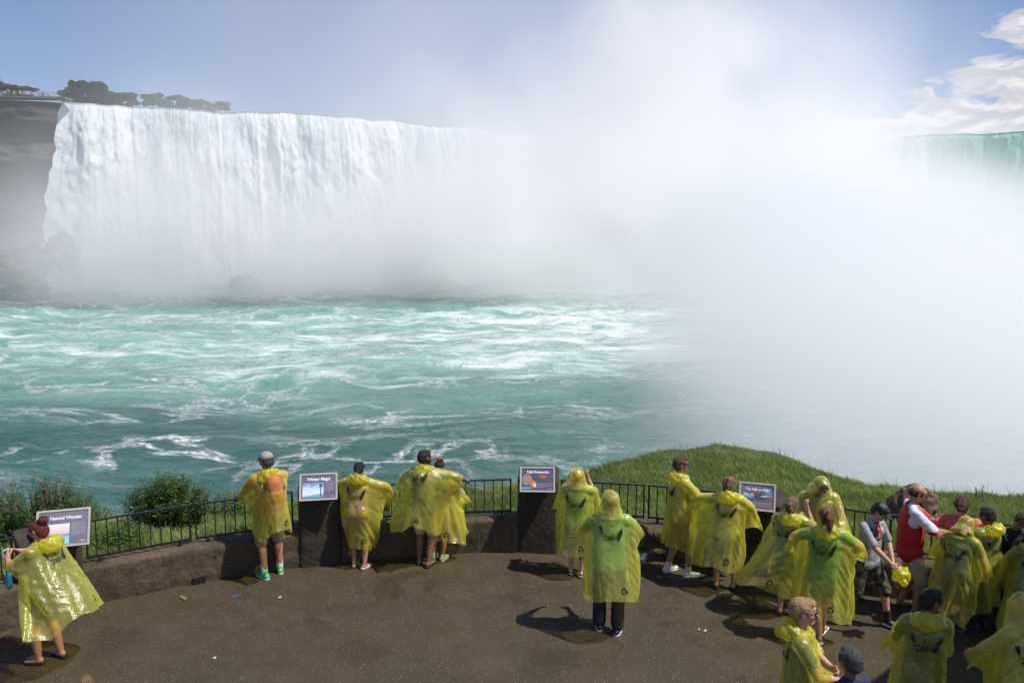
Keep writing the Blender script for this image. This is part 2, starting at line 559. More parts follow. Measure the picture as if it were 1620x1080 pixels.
    def legs(b, name, parent, mat, to=.9, loose=1.0, bottom=1.0):
        """shorts (TO < 1: down the thigh) or trousers (TO up to 2: down the shin)"""
        H, f = b.H, b.fat
        B = Blob()
        g = .012 * H * loose
        B.cone(b.pelvis + V3(-.033 * H, 0, .0), b.pelvis + V3(.033 * H, 0, .0), .066 * H * f)
        for i in (0, 1):
            e = b.hip[i] + (b.knee[i] - b.hip[i]) * min(1, to)
            B.cone(b.hip[i], e, .050 * H * (f * .6 + .4) + g * .7, .040 * H * (f * .5 + .5) + g)
            if to > 1:
                B.cone(b.knee[i], b.knee[i] + (b.ank[i] - b.knee[i]) * (to - 1), .038 * H + g * .7, (.030 * H + g * .5) * bottom)
        return B.build(name, .012, 3, parent, mat, .002, 12, .004 * loose)
    def shoe(b, parent, i, mat, solem, kind='sneaker'):
        H = b.H
        t = b.toe[i]
        a = b.ank[i]
        z0 = a[2] - .045 * H
        sd_ = np.cross(t, V3(0, 0, 1))
        L = .085 * H
        P = lambda f_, x_, z_: V3(a[0], a[1], z0) + t * f_ * H + sd_ * x_ * H + V3(0, 0, z_ * H)
        if kind == 'sneaker':
            B = Blob().cone(P(-.022, 0, .026), P(.03, 0, .024), .023 * H, .022 * H).cone(P(.03, 0, .022), P(.088, 0, .018), .023 * H, .017 * H)
            B.cone(P(-.012, 0, .03), P(-.008, 0, .05), .022 * H, .021 * H)
            o = B.build('shoe', .008, 2, parent, mat, .0015, 60)
            S = Blob().cone(P(-.02, 0, .010), P(.03, .0, .009), .024 * H, .023 * H).cone(P(.03, 0, .009), P(.088, .0, .009), .024 * H, .018 * H)
            s = S.build('sole', .007, 1, o, solem)
            for v in s.data.vertices:
                v.co.z = max(z0 + .001, min(v.co.z, z0 + .016 * H))
            B2 = Blob()
            for k in range(4):
                B2.cone(P(.016 + k * .013, -.010, .0475 - k * .0032), P(.016 + k * .013, .010, .0475 - k * .0032), .0022 * H)
            B2.build('lace', .004, 0, o, M('lace', (.7, .7, .7), .8))
        elif kind == 'flat':
            B = Blob().cone(P(-.022, 0, .014), P(.03, 0, .012), .022 * H, .021 * H).cone(P(.03, 0, .012), P(.088, 0, .011), .023 * H, .015 * H)
            o = B.build('shoe', .008, 2, parent, mat)
            for v in o.data.vertices:
                v.co.z = max(z0 + .001, min(v.co.z, z0 + .024 * H))
        else:
            B = Blob().cone(P(-.025, 0, .008), P(.09, 0, .008), .024 * H, .023 * H)
            o = B.build('sandal', .008, 1, parent, solem)
            for v in o.data.vertices:
                v.co.z = max(z0 + .001, min(v.co.z, z0 + .013 * H))
            S = Blob().cone(P(.055, -.022, .012), P(.055, 0, .036), .005 * H).cone(P(.055, 0, .036), P(.055, .022, .012), .005 * H)
            if kind == 'sandal':
                S.cone(P(-.01, -.024, .045), P(-.01, .024, .045), .005 * H).cone(P(-.02, -.018, .015), P(-.015, -.024, .045), .0045 * H).cone(P(-.02, .018, .015), P(-.015, .024, .045), .0045 * H)
            S.build('strap', .006, 1, o, mat)
        return o
    def sock(b, parent, i, mat, top=.07):
        H = b.H
        a = b.ank[i]
        up = unit(b.knee[i] - a)
        return Blob().cone(a - V3(0, 0, .01 * H), a + up * top * H, .024 * H, .026 * H).build('sock', .009, 1, parent, mat)
    def hair(b, parent, mat, style='short'):
        h = b.H * b.hd
        B = Blob()
        E = lambda c, r: B.ell(b.Hd(c), tuple(v * h for v in r), b.rh.to_3x3())
        if style == 'bald':
            E((0, -.018, .078), (.0465, .045, .030))
            for s in (-1, 1):
                E((s * .036, .0, .092), (.012, .030, .022))
        else:
            E((0, -.008, .103), (.047, .055, .047))
            E((0, -.026, .082), (.045, .038, .042))
            E((0, .022, .133), (.034, .030, .016))
            for s in (-1, 1):
                E((s * .037, .008, .105), (.012, .030, .024))
        if style in ('long', 'pony', 'braid', 'bun', 'knot', 'curly'):
            E((0, -.024, .072), (.044, .038, .045))
        if style == 'pony':
            E((0, -.070, .115), (.018, .022, .018))
            p = [b.Hd((0, -.072, .112)), b.Hd((0, -.098, .085)), b.Hd((.004, -.100, .03)), b.Hd((.006, -.085, -.03))]
            for k, (r1, r2) in enumerate(((.018, .022), (.022, .020), (.020, .007))):
                B.cone(p[k], p[k + 1], r1 * h, r2 * h)
        if style == 'tail':
            B.cone(b.Hd((0, -.055, .075)), b.Hd((.0, -.062, .01)), .026 * h, .024 * h)
            B.cone(b.Hd((0, -.062, .01)), b.Hd((0, -.05, -.05)), .024 * h, .008 * h)
        if style == 'bun':
            E((0, -.062, .135), (.031, .030, .028))
        if style == 'knot':
            E((0, -.065, .095), (.026, .022, .026))
            B.cone(b.Hd((-.02, -.065, .10)), b.Hd((.03, -.075, .06)), .014 * h, .012 * h)
        if style == 'long':
            for s in (-.022, 0, .022):
                B.cone(b.Hd((s, -.045, .08)), b.Hd((s * 1.1, -.05, -.015)), .024 * h, .014 * h)
        if style == 'curly':
            for k in range(46):
                a_, e_ = rnd.uniform(0, 6.28), rnd.uniform(.05, 1.5)
                q = (math.cos(a_) * math.cos(e_) * .048, math.sin(a_) * math.cos(e_) * .055 - .012, .098 + math.sin(e_) * .05)
                if q[1] < .035:
                    E(q, (.014, .014, .014))
        if style == 'braid':
            for j, s in enumerate((-.016, .016)):
                for k in range(6):
                    E((s, -.058 + .004 * abs(k - 2), .135 - k * .022), (.011, .012, .013))
        o = B.build('hair', .008, 1, parent, mat, .0030, 90)
        return b.strands(o, style, h)
    def strands(b, o, style, h):
        """locks lying over the mass of the hair, part of the same mesh"""
        me = o.data
        n = len(me.vertices)
        co = np.empty(n * 3, np.float32); me.vertices.foreach_get('co', co)
        no = np.empty(n * 3, np.float32); me.vertices.foreach_get('normal', no)
        co, no = co.reshape(-1, 3).astype(float), no.reshape(-1, 3).astype(float)
        rs_ = np.random.RandomState(len(style) + int(h * 1000))
        k = min(n, 900 if style != 'bald' else 260)
        pick = rs_.choice(n, k, replace=False)
        P, N = co[pick], no[pick]
        R3 = np.array(b.rh.to_3x3())
        dn = R3 @ np.array([0, -.35, -1.0])
        crown = b.Hd((0, -.03, .15))
        away = P - crown
        away /= np.linalg.norm(away, axis=1)[:, None] + 1e-6
        T = away * .9 + dn * .5 + rs_.normal(0, .28, (k, 3))
        T -= N * (T * N).sum(1)[:, None]
        T /= np.linalg.norm(T, axis=1)[:, None] + 1e-6
        S = np.cross(T, N)
        ln = (.013 + .010 * rs_.rand(k)) * (1.0 if style in ('short', 'bald') else 1.9) * h / 1.7
        V = []
        for f, lift, w_ in ((0, -.002, .0022), (.5, .0030, .0020), (1, .0022 + .003 * rs_.rand(k), .0003)):
            c = P + T * (ln * f)[:, None] + N * (np.full(k, lift) if np.isscalar(lift) else lift)[:, None]
            V += [c - S * w_, c + S * w_]
        V = np.stack(V, 1).reshape(-1, 3)
        b0 = n + np.arange(k) * 6
        F2 = np.concatenate([np.stack([b0, b0 + 1, b0 + 3, b0 + 2], 1), np.stack([b0 + 2, b0 + 3, b0 + 5, b0 + 4], 1)])
        old = [tuple(p.vertices) for p in me.polygons]
        m2 = bpy.data.meshes.new('hair')
        m2.from_pydata([tuple(v) for v in co] + [tuple(v) for v in V], [], old + [tuple(int(i) for i in f) for f in F2])
        m2.materials.append(me.materials[0])
        m2.polygons.foreach_set('use_smooth', [True] * len(m2.polygons))
        o.data = m2
        bpy.data.meshes.remove(me)
        return o
    def eyes(b, parent):
        h = b.H * b.hd
        for s in (-1, 1):
            B = Blob().ell(b.Hd((s * .0165, .0505, .089)), (.0062 * h, .004 * h, .0036 * h), b.rh)
            B.build('eye', .0025, 0, parent, M('eye', (.05, .035, .03), .2, .1))
            B = Blob().cone(b.Hd((s * .008, .056, .101)), b.Hd((s * .026, .0505, .102)), .0022 * h, .0016 * h)
            B.build('eyebrow', .0025, 0, parent, M('brow', (.06, .04, .03), .8, .1))
    def shades(b, parent, up=False):
        h = b.H * b.hd
        dz, dy = (.045, -.012) if up else (0, 0)
        B = Blob()
        for s in (-1, 1):
            B.ell(b.Hd((s * .018, .0565 + dy, .089 + dz)), (.0165 * h, .006 * h, .0105 * h), b.rh)
            B.cone(b.Hd((s * .034, .053 + dy, .093 + dz)), b.Hd((s * .047, -.002 + dy, .092 + dz)), .0026 * h)
        B.cone(b.Hd((-.01, .063 + dy, .093 + dz)), b.Hd((.01, .063 + dy, .093 + dz)), .0028 * h)
        return B.build('sunglasses', .0035, 0, parent, BLACKP)
    def cap(b, parent, mat, brim, rev=False):
        h = b.H * b.hd
        B = Blob().ell(b.Hd((0, -.004, .118)), (.051 * h, .059 * h, .042 * h), b.rh)
        o = B.build('cap', .008, 2, parent, mat)
        y = -1 if rev else 1
        B = Blob()
        for k in range(-4, 5):
            B.cone(b.Hd((k * .0085, y * .045, .112)), b.Hd((k * .0075, y * (.098 - .0009 * k * k), .098 if not rev else .102)), .0042 * h, .003 * h)
        B.build('visor', .005, 1, o, brim)
        return o
    # ---- hoods
    def hood_down(b, parent, size=1.0, yaw=0.0, seed=0):
        H = 1.7
        n, m = 72, 40
        th = np.linspace(0, 2 * math.pi, n, endpoint=False)
        ph = np.linspace(0, 2 * math.pi, m, endpoint=False)
        th, ph = np.meshgrid(th, ph, indexing='ij')
        back = .5 - .5 * np.sin(th + yaw)                            # 1 behind the neck, 0 under the chin
        Rr = (.078 + .022 * back) * (1 + .06 * np.sin(3 * th + seed))
        rt = (.024 + .038 * back * size) * (1 + .25 * fbm(np.cos(th) * 1.6, np.sin(th) * 1.6, ph * .4 + seed, 3 + seed, 2))
        wr = fbm(np.cos(th) * 6, np.sin(th) * 6, np.cos(ph) * 1.6 + seed, 8, 3) * .009 + .006 * np.sin(ph * 5 + th * 7)
        rr = rt + wr
        rad = Rr + rr * np.cos(ph)
        X = rad * np.cos(th) * 1.06
        Y = rad * np.sin(th) - .030 * back * size
        Z = rr * np.sin(ph) * 1.15 + .010 + .028 * (1 - back) * -1 - .022 * back * np.clip(np.cos(ph), 0, 1) * size + .008 * fbm(np.cos(th) * 3, np.sin(th) * 3, seed, 5, 2)
        P = np.stack([X, Y, Z], -1).reshape(-1, 3)
        base = b.T((0, -.004 * b.H, .300 * b.H))
        P = np.array([base + np.array(b.rl @ Vector(p)) for p in P]).reshape(n, m, 3)
        P = np.concatenate([P, P[:1]], 0)
        return link('hood', grid_mesh('hood', P, wrap=True), parent, HOOD)
    def hood_up(b, parent, seed=0, peak=.0, mat=None):
        h = b.H * b.hd
        n, m = 64, 46
        az = np.linspace(R(-128), R(128), n)                     # around the back, open at the face
        v = np.linspace(0, 1, m)
        az, v = np.meshgrid(az, v, indexing='ij')
        el = R(92) - v * R(150)
        up = np.clip(np.cos(el - R(92) * 0), 0, 1)
        top = v < .62
        e = R(90) - np.clip(v / .62, 0, 1) * R(100)
        rx, ry, rz = .061 * h, .073 * h, .066 * h
        ce, se = np.cos(e), np.sin(e)
        X = rx * ce * np.sin(az)
        Y = -ry * ce * np.cos(az)
        Z = .096 * h + rz * se
        w_ = np.clip((v - .62) / .38, 0, 1)
        # skirt of the hood spreading to the collar
        X = X * (1 + .55 * w_ ** 1.5)
        Y = Y * (1 + .25 * w_ ** 1.5) - .004 * h * w_
        Z = Z - w_ * .085 * h
        # front edge comes forward over the brow, crown a little slack
        fwd = np.clip((np.abs(az) - R(70)) / R(58), 0, 1)
        Y = Y + fwd * .018 * h * (1 - .6 * w_)
        topf = np.clip(1 - v / .2, 0, 1)
        Y = Y + .0 * topf
        Z = Z + peak * h * topf
        wr = .006 * fbm(X / .05 , Y / .05, Z / .07 + seed, 4 + seed, 3) + .0015 * fbm(X / .015, Y / .015, Z / .03, 6 + seed, 2)
        L = np.sqrt(X**2 + Y**2 + 1e-6)
        X, Y, Z = X + X / L * wr * 1.3, Y + Y / L * wr * 1.3, Z + wr * se
        P = np.stack([X, Y, Z], -1).reshape(-1, 3)
        P = np.array([b.neck + np.array(b.rh @ Vector(p)) for p in P]).reshape(n, m, 3)
        a = link('hood', grid_mesh('hood', P), parent, mat or PON)
        return a

# ------------------------------------------------------------------ rain poncho: a two panel bag dropped on the body and let settle
def poncho_sim(b, L=1.0, Ws=.68, Wb=.53, Wh=.60, wind=(0, 0, 0), steps=300, seed=0, nx=44, ny=48, grav=4.5, gust=.8, puff=.5):
    rs = np.random.RandomState(seed + 5)
    H = b.H
    u = np.linspace(-1, 1, nx + 1)
    v = np.linspace(0, 1, ny + 1)
    vs = .30
    w = np.where(v <= vs, Ws, np.where(v < vs + .06, Ws + (Wb - Ws) * (v - vs) / .06, Wb + (Wh - Wb) * (v - vs - .06) / (1 - vs - .06)))
    X0 = u[None, :] * w[:, None]
    Z0 = -v[:, None] * L + 0 * X0
    Z0 = Z0 - .05 * (np.abs(X0) / Ws) * (1 - v[:, None])            # shoulder slope
    neck = .10
    n1 = (ny + 1) * (nx + 1)
    A = np.arange(n1).reshape(ny + 1, nx + 1)
    Bk = A + n1
    Bk = Bk.copy()
    sh_ = np.abs(X0[0]) > neck
    Bk[0, sh_] = A[0, sh_]
    side = v > vs
    Bk[side, 0] = A[side, 0]
    Bk[side, -1] = A[side, -1]
    used = np.unique(np.concatenate([A.ravel(), Bk.ravel()]))
    mp = -np.ones(2 * n1, int)
    mp[used] = np.arange(len(used))
    A, Bk = mp[A], mp[Bk]
    N = len(used)
    pos = np.zeros((N, 3))
    base = b.T((0, -.005 * H, .305 * H + .09))
    dep = np.clip(v * 5, 0, 1)[:, None] * (.25 + .05 * v[:, None]) * (1 - .55 * np.abs(u[None, :]) ** 2)
    nk = np.clip(1 - np.abs(X0) / .16, 0, 1)
    for idx, s in ((Bk, -1), (A, 1)):
        Y = s * (dep + .05 * nk * (1 - np.clip(v[:, None] * 6, 0, 1)))
        if s == 1:
            Y[0, sh_] = 0
        pos[idx.ravel()] = np.stack([X0, Y, Z0], -1).reshape(-1, 3)
    pos = np.array([base + np.array(b.rl @ Vector(p)) for p in pos])
    # the collar is held by the hood that is welded to it
    ci, ct = [], []
    for idx, s in ((Bk, -1), (A, 1)):
        for j in np.where(np.abs(X0[0]) <= neck + .04)[0]:
            x_ = X0[0, j]
            y_ = s * math.sqrt(max(0, .105 ** 2 - x_ * x_)) * .95 - (.012 if s < 0 else 0)
            ci.append(idx[0, j])
            ct.append(b.T((x_, y_ - .005 * H, .290 * H - (.012 if s > 0 else -.006))))
    ci, ct = np.array(ci), np.array(ct)
    c0 = pos[ci].copy()
    flat = np.stack([X0, Z0], -1).reshape(-1, 2)
    groups = []
    def add(i, j, i2, j2, stiff):
        for S in (A, Bk):
            a_, b_ = S[i, j].ravel(), S[i2, j2].ravel()
            fa = np.stack([X0[i, j], Z0[i, j]], -1).reshape(-1, 2)
            fb = np.stack([X0[i2, j2], Z0[i2, j2]], -1).reshape(-1, 2)
            r0 = np.linalg.norm(fa - fb, axis=1)
            groups.append((a_, b_, r0, stiff))
    sl = slice
    for par in (0, 1):
        add(sl(None), sl(par, nx, 2), sl(None), sl(par + 1, nx + 1, 2), 1.0)
        add(sl(par, ny, 2), sl(None), sl(par + 1, ny + 1, 2), sl(None), 1.0)
    for pi in (0, 1):
        add(sl(pi, ny, 2), sl(0, nx), sl(pi + 1, ny + 1, 2), sl(1, nx + 1), .35)
        add(sl(pi, ny, 2), sl(1, nx + 1), sl(pi + 1, ny + 1, 2), sl(0, nx), .35)
    # tethers: no point strays farther from the collar than the film allows
    pat = np.zeros((N, 2))
    pat[A.ravel()] = flat
    pat[Bk.ravel()] = flat
    cpat = np.array([pat[i] for i in ci])
    front = np.zeros(N, bool); front[A.ravel()] = True
    tether, tlen = np.zeros(N, int), np.zeros(N)
    for nodes, sel in ((A.ravel(), np.isin(ci, A[0])), (Bk.ravel(), np.isin(ci, Bk[0]))):
        cand = np.where(sel)[0]
        D = np.linalg.norm(pat[nodes][:, None, :] - cpat[cand][None], axis=2)
        tether[nodes] = cand[D.argmin(1)]
        tlen[nodes] = D.min(1) * 1.01
    def add1(span):
        for par in range(span):
            for S in (A, Bk):
                i0 = np.arange(par, ny + 1 - span, span * 2 if span > 1 else 2)
                for off in (0, span):
                    r_ = np.arange(par + off, ny + 1 - span, span * 2)
                    if len(r_):
                        groups.append((S[r_].ravel(), S[r_ + span].ravel(), np.linalg.norm(np.stack([X0[r_] - X0[r_ + span], Z0[r_] - Z0[r_ + span]], -1), axis=-1).ravel(), -1.0))
    add1(5)
    for pi in (0, 1):
        add(sl(None), sl(0 + pi, nx - 2, 4), sl(None), sl(3 + pi, nx + 1, 4), .10) if (len(range(pi, nx - 2, 4)) == len(range(3 + pi, nx + 1, 4))) else None
        add(sl(pi, ny - 2, 4), sl(None), sl(3 + pi, ny + 1, 4), sl(None), .10) if (len(range(pi, ny - 2, 4)) == len(range(3 + pi, ny + 1, 4))) else None
    groups = [g for g in groups if len(g[0]) == len(g[1])]
    vel = np.zeros_like(pos)
    dt = 1 / 120
    wind = np.array(wind, float)
    thick = .02
    neck_idx = np.unique(np.concatenate([A[0], Bk[0]]))
    for st in range(steps):
        k = min(1, max(0, (st - 25) / (steps * .45)))
        k = k * k * (3 - 2 * k)
        acc = np.zeros_like(pos)
        acc[:, 2] = -grav
        q = pos * 2.2 + st * .004
        g1 = vn(q[:, 0], q[:, 1], q[:, 2], seed)[:, None]
        acc += wind * (1 + gust * g1) * min(1, st / 100)
        ax = pos[:, :2] - b.pelvis[:2]
        ax = ax / (np.linalg.norm(ax, axis=1)[:, None] + 1e-6)
        acc[:, :2] += ax * puff * (1 + .8 * g1)
        vel = (vel + acc * dt) * .975
        old = pos
        pos = pos + vel * dt
        kk = min(1, st / 20)
        for it in range(3):
            pos[ci] = c0 * (1 - kk) + ct * kk
            for a_, b_, r0, s_ in groups:
                d = pos[b_] - pos[a_]
                l = np.sqrt((d * d).sum(1)) + 1e-9
                # film does not resist being pushed together as much as being pulled
                e = (l - r0) / l
                if s_ < 0:
                    e = np.maximum(e, 0) * -1
                c = (d * (e * .5 * s_)[:, None])
                pos[a_] += c
                pos[b_] -= c
        ta = pos[ci][tether]
        d = pos - ta
        l = np.sqrt((d * d).sum(1)) + 1e-9
        over = l > tlen
        pos[over] = ta[over] + d[over] * (tlen[over] / l[over])[:, None]
        touch = np.zeros(N, bool)
        for (p0, p1, ra, rb) in b.capsules(k):
            ab = p1 - p0
            t_ = np.clip(((pos - p0) @ ab) / max(1e-9, ab @ ab), 0, 1)
            c = p0 + t_[:, None] * ab
            d = pos - c
            l = np.sqrt((d * d).sum(1)) + 1e-9
            r_ = ra + (rb - ra) * t_ + thick
            inn = l < r_
            if inn.any():
                pos[inn] = c[inn] + d[inn] / l[inn][:, None] * r_[inn][:, None]
                touch |= inn
        fl = pos[:, 2] < .01
        pos[fl, 2] = .01
        vel = (pos - old) / dt
        sp = np.sqrt((vel * vel).sum(1))
        vel *= np.minimum(1, 3.0 / (sp + 1e-9))[:, None]
        vel[touch] *= .75
    return pos, A, Bk, X0, Z0, v

def sheet_point(pos, G, X0, v, L, x, s):
    """point of a panel at pattern coordinates: x metres from the centre line, s metres below the shoulder"""
    ny, nx = G.shape[0] - 1, G.shape[1] - 1
    fi = min(max(s / L, 0), .9999) * ny
    i = int(fi)
    wv = abs(X0[i, 0])
    fj = min(max((x / wv + 1) / 2, 0), .9999) * nx
    j = int(fj)
    a, c = fi - i, fj - j
    p = lambda ii, jj: pos[G[ii, jj]]
    q = p(i, j) * (1 - a) * (1 - c) + p(i + 1, j) * a * (1 - c) + p(i, j + 1) * (1 - a) * c + p(i + 1, j + 1) * a * c
    n = np.cross(p(i, j + 1) - p(i, j), p(i + 1, j) - p(i, j))
    return q, n / (np.linalg.norm(n) + 1e-9)

def stroke(pts, w0, w1, n=14, taper=True):
    """a brush stroke in the plane: quads along a smooth line"""
    P, s = resample(pts, n) if len(pts) > 2 else (np.linspace(pts[0], pts[1], n), None)
    T = np.gradient(P, axis=0)
    T /= np.linalg.norm(T, axis=1)[:, None] + 1e-9
    N = np.stack([-T[:, 1], T[:, 0]], 1)
    t = np.linspace(0, 1, n)
    w = (w0 + (w1 - w0) * t) * (np.sin(np.pi * np.clip(t * .92 + .04, 0, 1)) ** .5 if taper else 1)
    return P + N * w[:, None] / 2, P - N * w[:, None] / 2
EMBLEM = [([(.15, -.01), (.115, .10), (.085, .19)], .004, .088), ([(-.145, .0), (-.135, .06), (-.12, .12)], .050, .008),
          ([(-.14, .150), (-.08, .125), (-.03, .150), (.03, .135)], .016, .010), ([(-.12, .185), (-.07, .165), (-.02, .175), (.02, .160)], .010, .014), ([(-.10, .150), (-.085, .175), (-.10, .20)], .008, .010), ([(-.03, .12), (-.035, .15), (-.015, .19)], .009, .009),
          ([(-.09, .195), (-.03, .185), (.03, .195)], .010, .008), ([(.035, .10), (.0, .13), (.03, .165), (.07, .14), (.04, .11)], .012, .012),
          ([(-.10, .025), (-.03, -.005), (.03, .0), (.07, .02)], .006, .006), ([(-.05, .05), (-.01, .075), (-.03, .10)], .008, .006)]
RECY = []
for k in range(3):
    a0 = R(90 + 120 * k)
    def pt(a, r):
        return (r * math.cos(a), -r * math.sin(a))
    RECY.append(([pt(a0 - R(38), .034), pt(a0 + R(5), .036), pt(a0 + R(30), .036)], .020, .020))
    RECY.append(([pt(a0 + R(24), .037), pt(a0 + R(66), .030)], .040, .003))

def print_mesh(pos, G, X0, v, L, strokes, cx, cs, k, sgn):
    V, Fc = [], []
    for pts, w0, w1 in strokes:
        a, c = stroke([(p[0] * k, p[1] * k) for p in pts], w0 * k, w1 * k, taper=w0 < .018 or w1 > w0 * 1.2)
        o = len(V)
        for p, q in zip(a, c):
            for r in (p, (p + q) / 2, q):
                w_, n_ = sheet_point(pos, G, X0, v, L, cx + r[0], cs + r[1])
                V.append(w_ - n_ * sgn * .007)
        for i in range(len(a) - 1):
            for j in (0, 1):
                Fc.append((o + i * 3 + j, o + i * 3 + j + 1, o + i * 3 + j + 4, o + i * 3 + j + 3))
    return V, Fc

def poncho(b, parent, **kw):
    L = kw.get('L', 1.0)
    pos, A, Bk, X0, Z0, v = poncho_sim(b, **kw)
    Fc = []
    for G, fl in ((A, False), (Bk, True)):
        q = np.stack([G[:-1, :-1], G[:-1, 1:], G[1:, 1:], G[1:, :-1]], -1).reshape(-1, 4)
        Fc.append(q if fl else q[:, ::-1])
    # organ-pipe folds and crumples the coarse sheet cannot hold
    me0 = raw_mesh('poncho', pos, np.concatenate(Fc))
    no = np.empty(len(pos) * 3, np.float32)
    me0.vertices.foreach_get('normal', no)
    no = no.reshape(-1, 3)
    bpy.data.meshes.remove(me0)
    sdn = kw.get('seed', 0)
    done = np.zeros(len(pos), bool)
    disp = np.zeros(len(pos))
    S_ = np.repeat((v * L)[:, None], X0.shape[1], 1)
    for G, o_ in ((A, 0), (Bk, 40)):
        wx = X0 + .10 * vn(X0 * 3, S_ * 1.6, o_, sdn + 3) + X0 * .15 * np.sin(S_ * 2 + sdn)
        amp = .005 + .034 * np.clip((S_ - .20) / .6, 0, 1)
        f_ = amp * vn(wx * 8.5, S_ * .9, o_ + 1, sdn + 7) + amp * .45 * vn(wx * 19, S_ * 2, o_ + 2, sdn + 8)
        f_ = f_ + .0055 * (1 - 2 * np.abs(vn(wx * 9 + S_ * 4, S_ * 7, o_ + 3, sdn + 9))) + .003 * (1 - 2 * np.abs(vn(wx * 17 - S_ * 8, S_ * 15, o_ + 4, sdn + 10)))
        edge = np.clip((np.abs(X0[0]) * 0 + 1), 0, 1)
        g = G.ravel()
        nw = ~done[g]
        disp[g[nw]] = np.maximum(f_.ravel()[nw], -.008)
        done[g] = True
    disp[np.unique(np.concatenate([A[0], Bk[0]]))] *= .2
    pos = pos + no * disp[:, None]
    for G in (A, Bk):
        i_ = G[-9:].ravel()
        wgt = np.repeat(np.linspace(0, 1, 9)[:, None] ** 2, G.shape[1], 1).ravel()
        if G is Bk:
            wgt = wgt * ~np.isin(i_, A)
        pos[i_, 2] += wgt * (.035 * vn(pos[i_, 0] * 5, pos[i_, 1] * 5, 0, sdn + 31) + .012 * vn(pos[i_, 0] * 16, pos[i_, 1] * 16, 0, sdn + 32))
    me = raw_mesh('poncho', pos, np.concatenate(Fc))
    o = link('poncho', me, parent, PON, smooth=True)
    sb = o.modifiers.new('smooth', 'SUBSURF')
    sb.levels = sb.render_levels = 1
    V, Fq = print_mesh(pos, Bk, X0, v, L, EMBLEM, .0, .15, .86, 1)
    link('back_print', raw_mesh('back_print', V, Fq), o, INK, smooth=True)
    V, Fq = print_mesh(pos, Bk, X0, v, L, RECY, .12, L * .88, .9, 1)
    link('hem_print', raw_mesh('hem_print', V, Fq), o, INK, smooth=True)
    return o
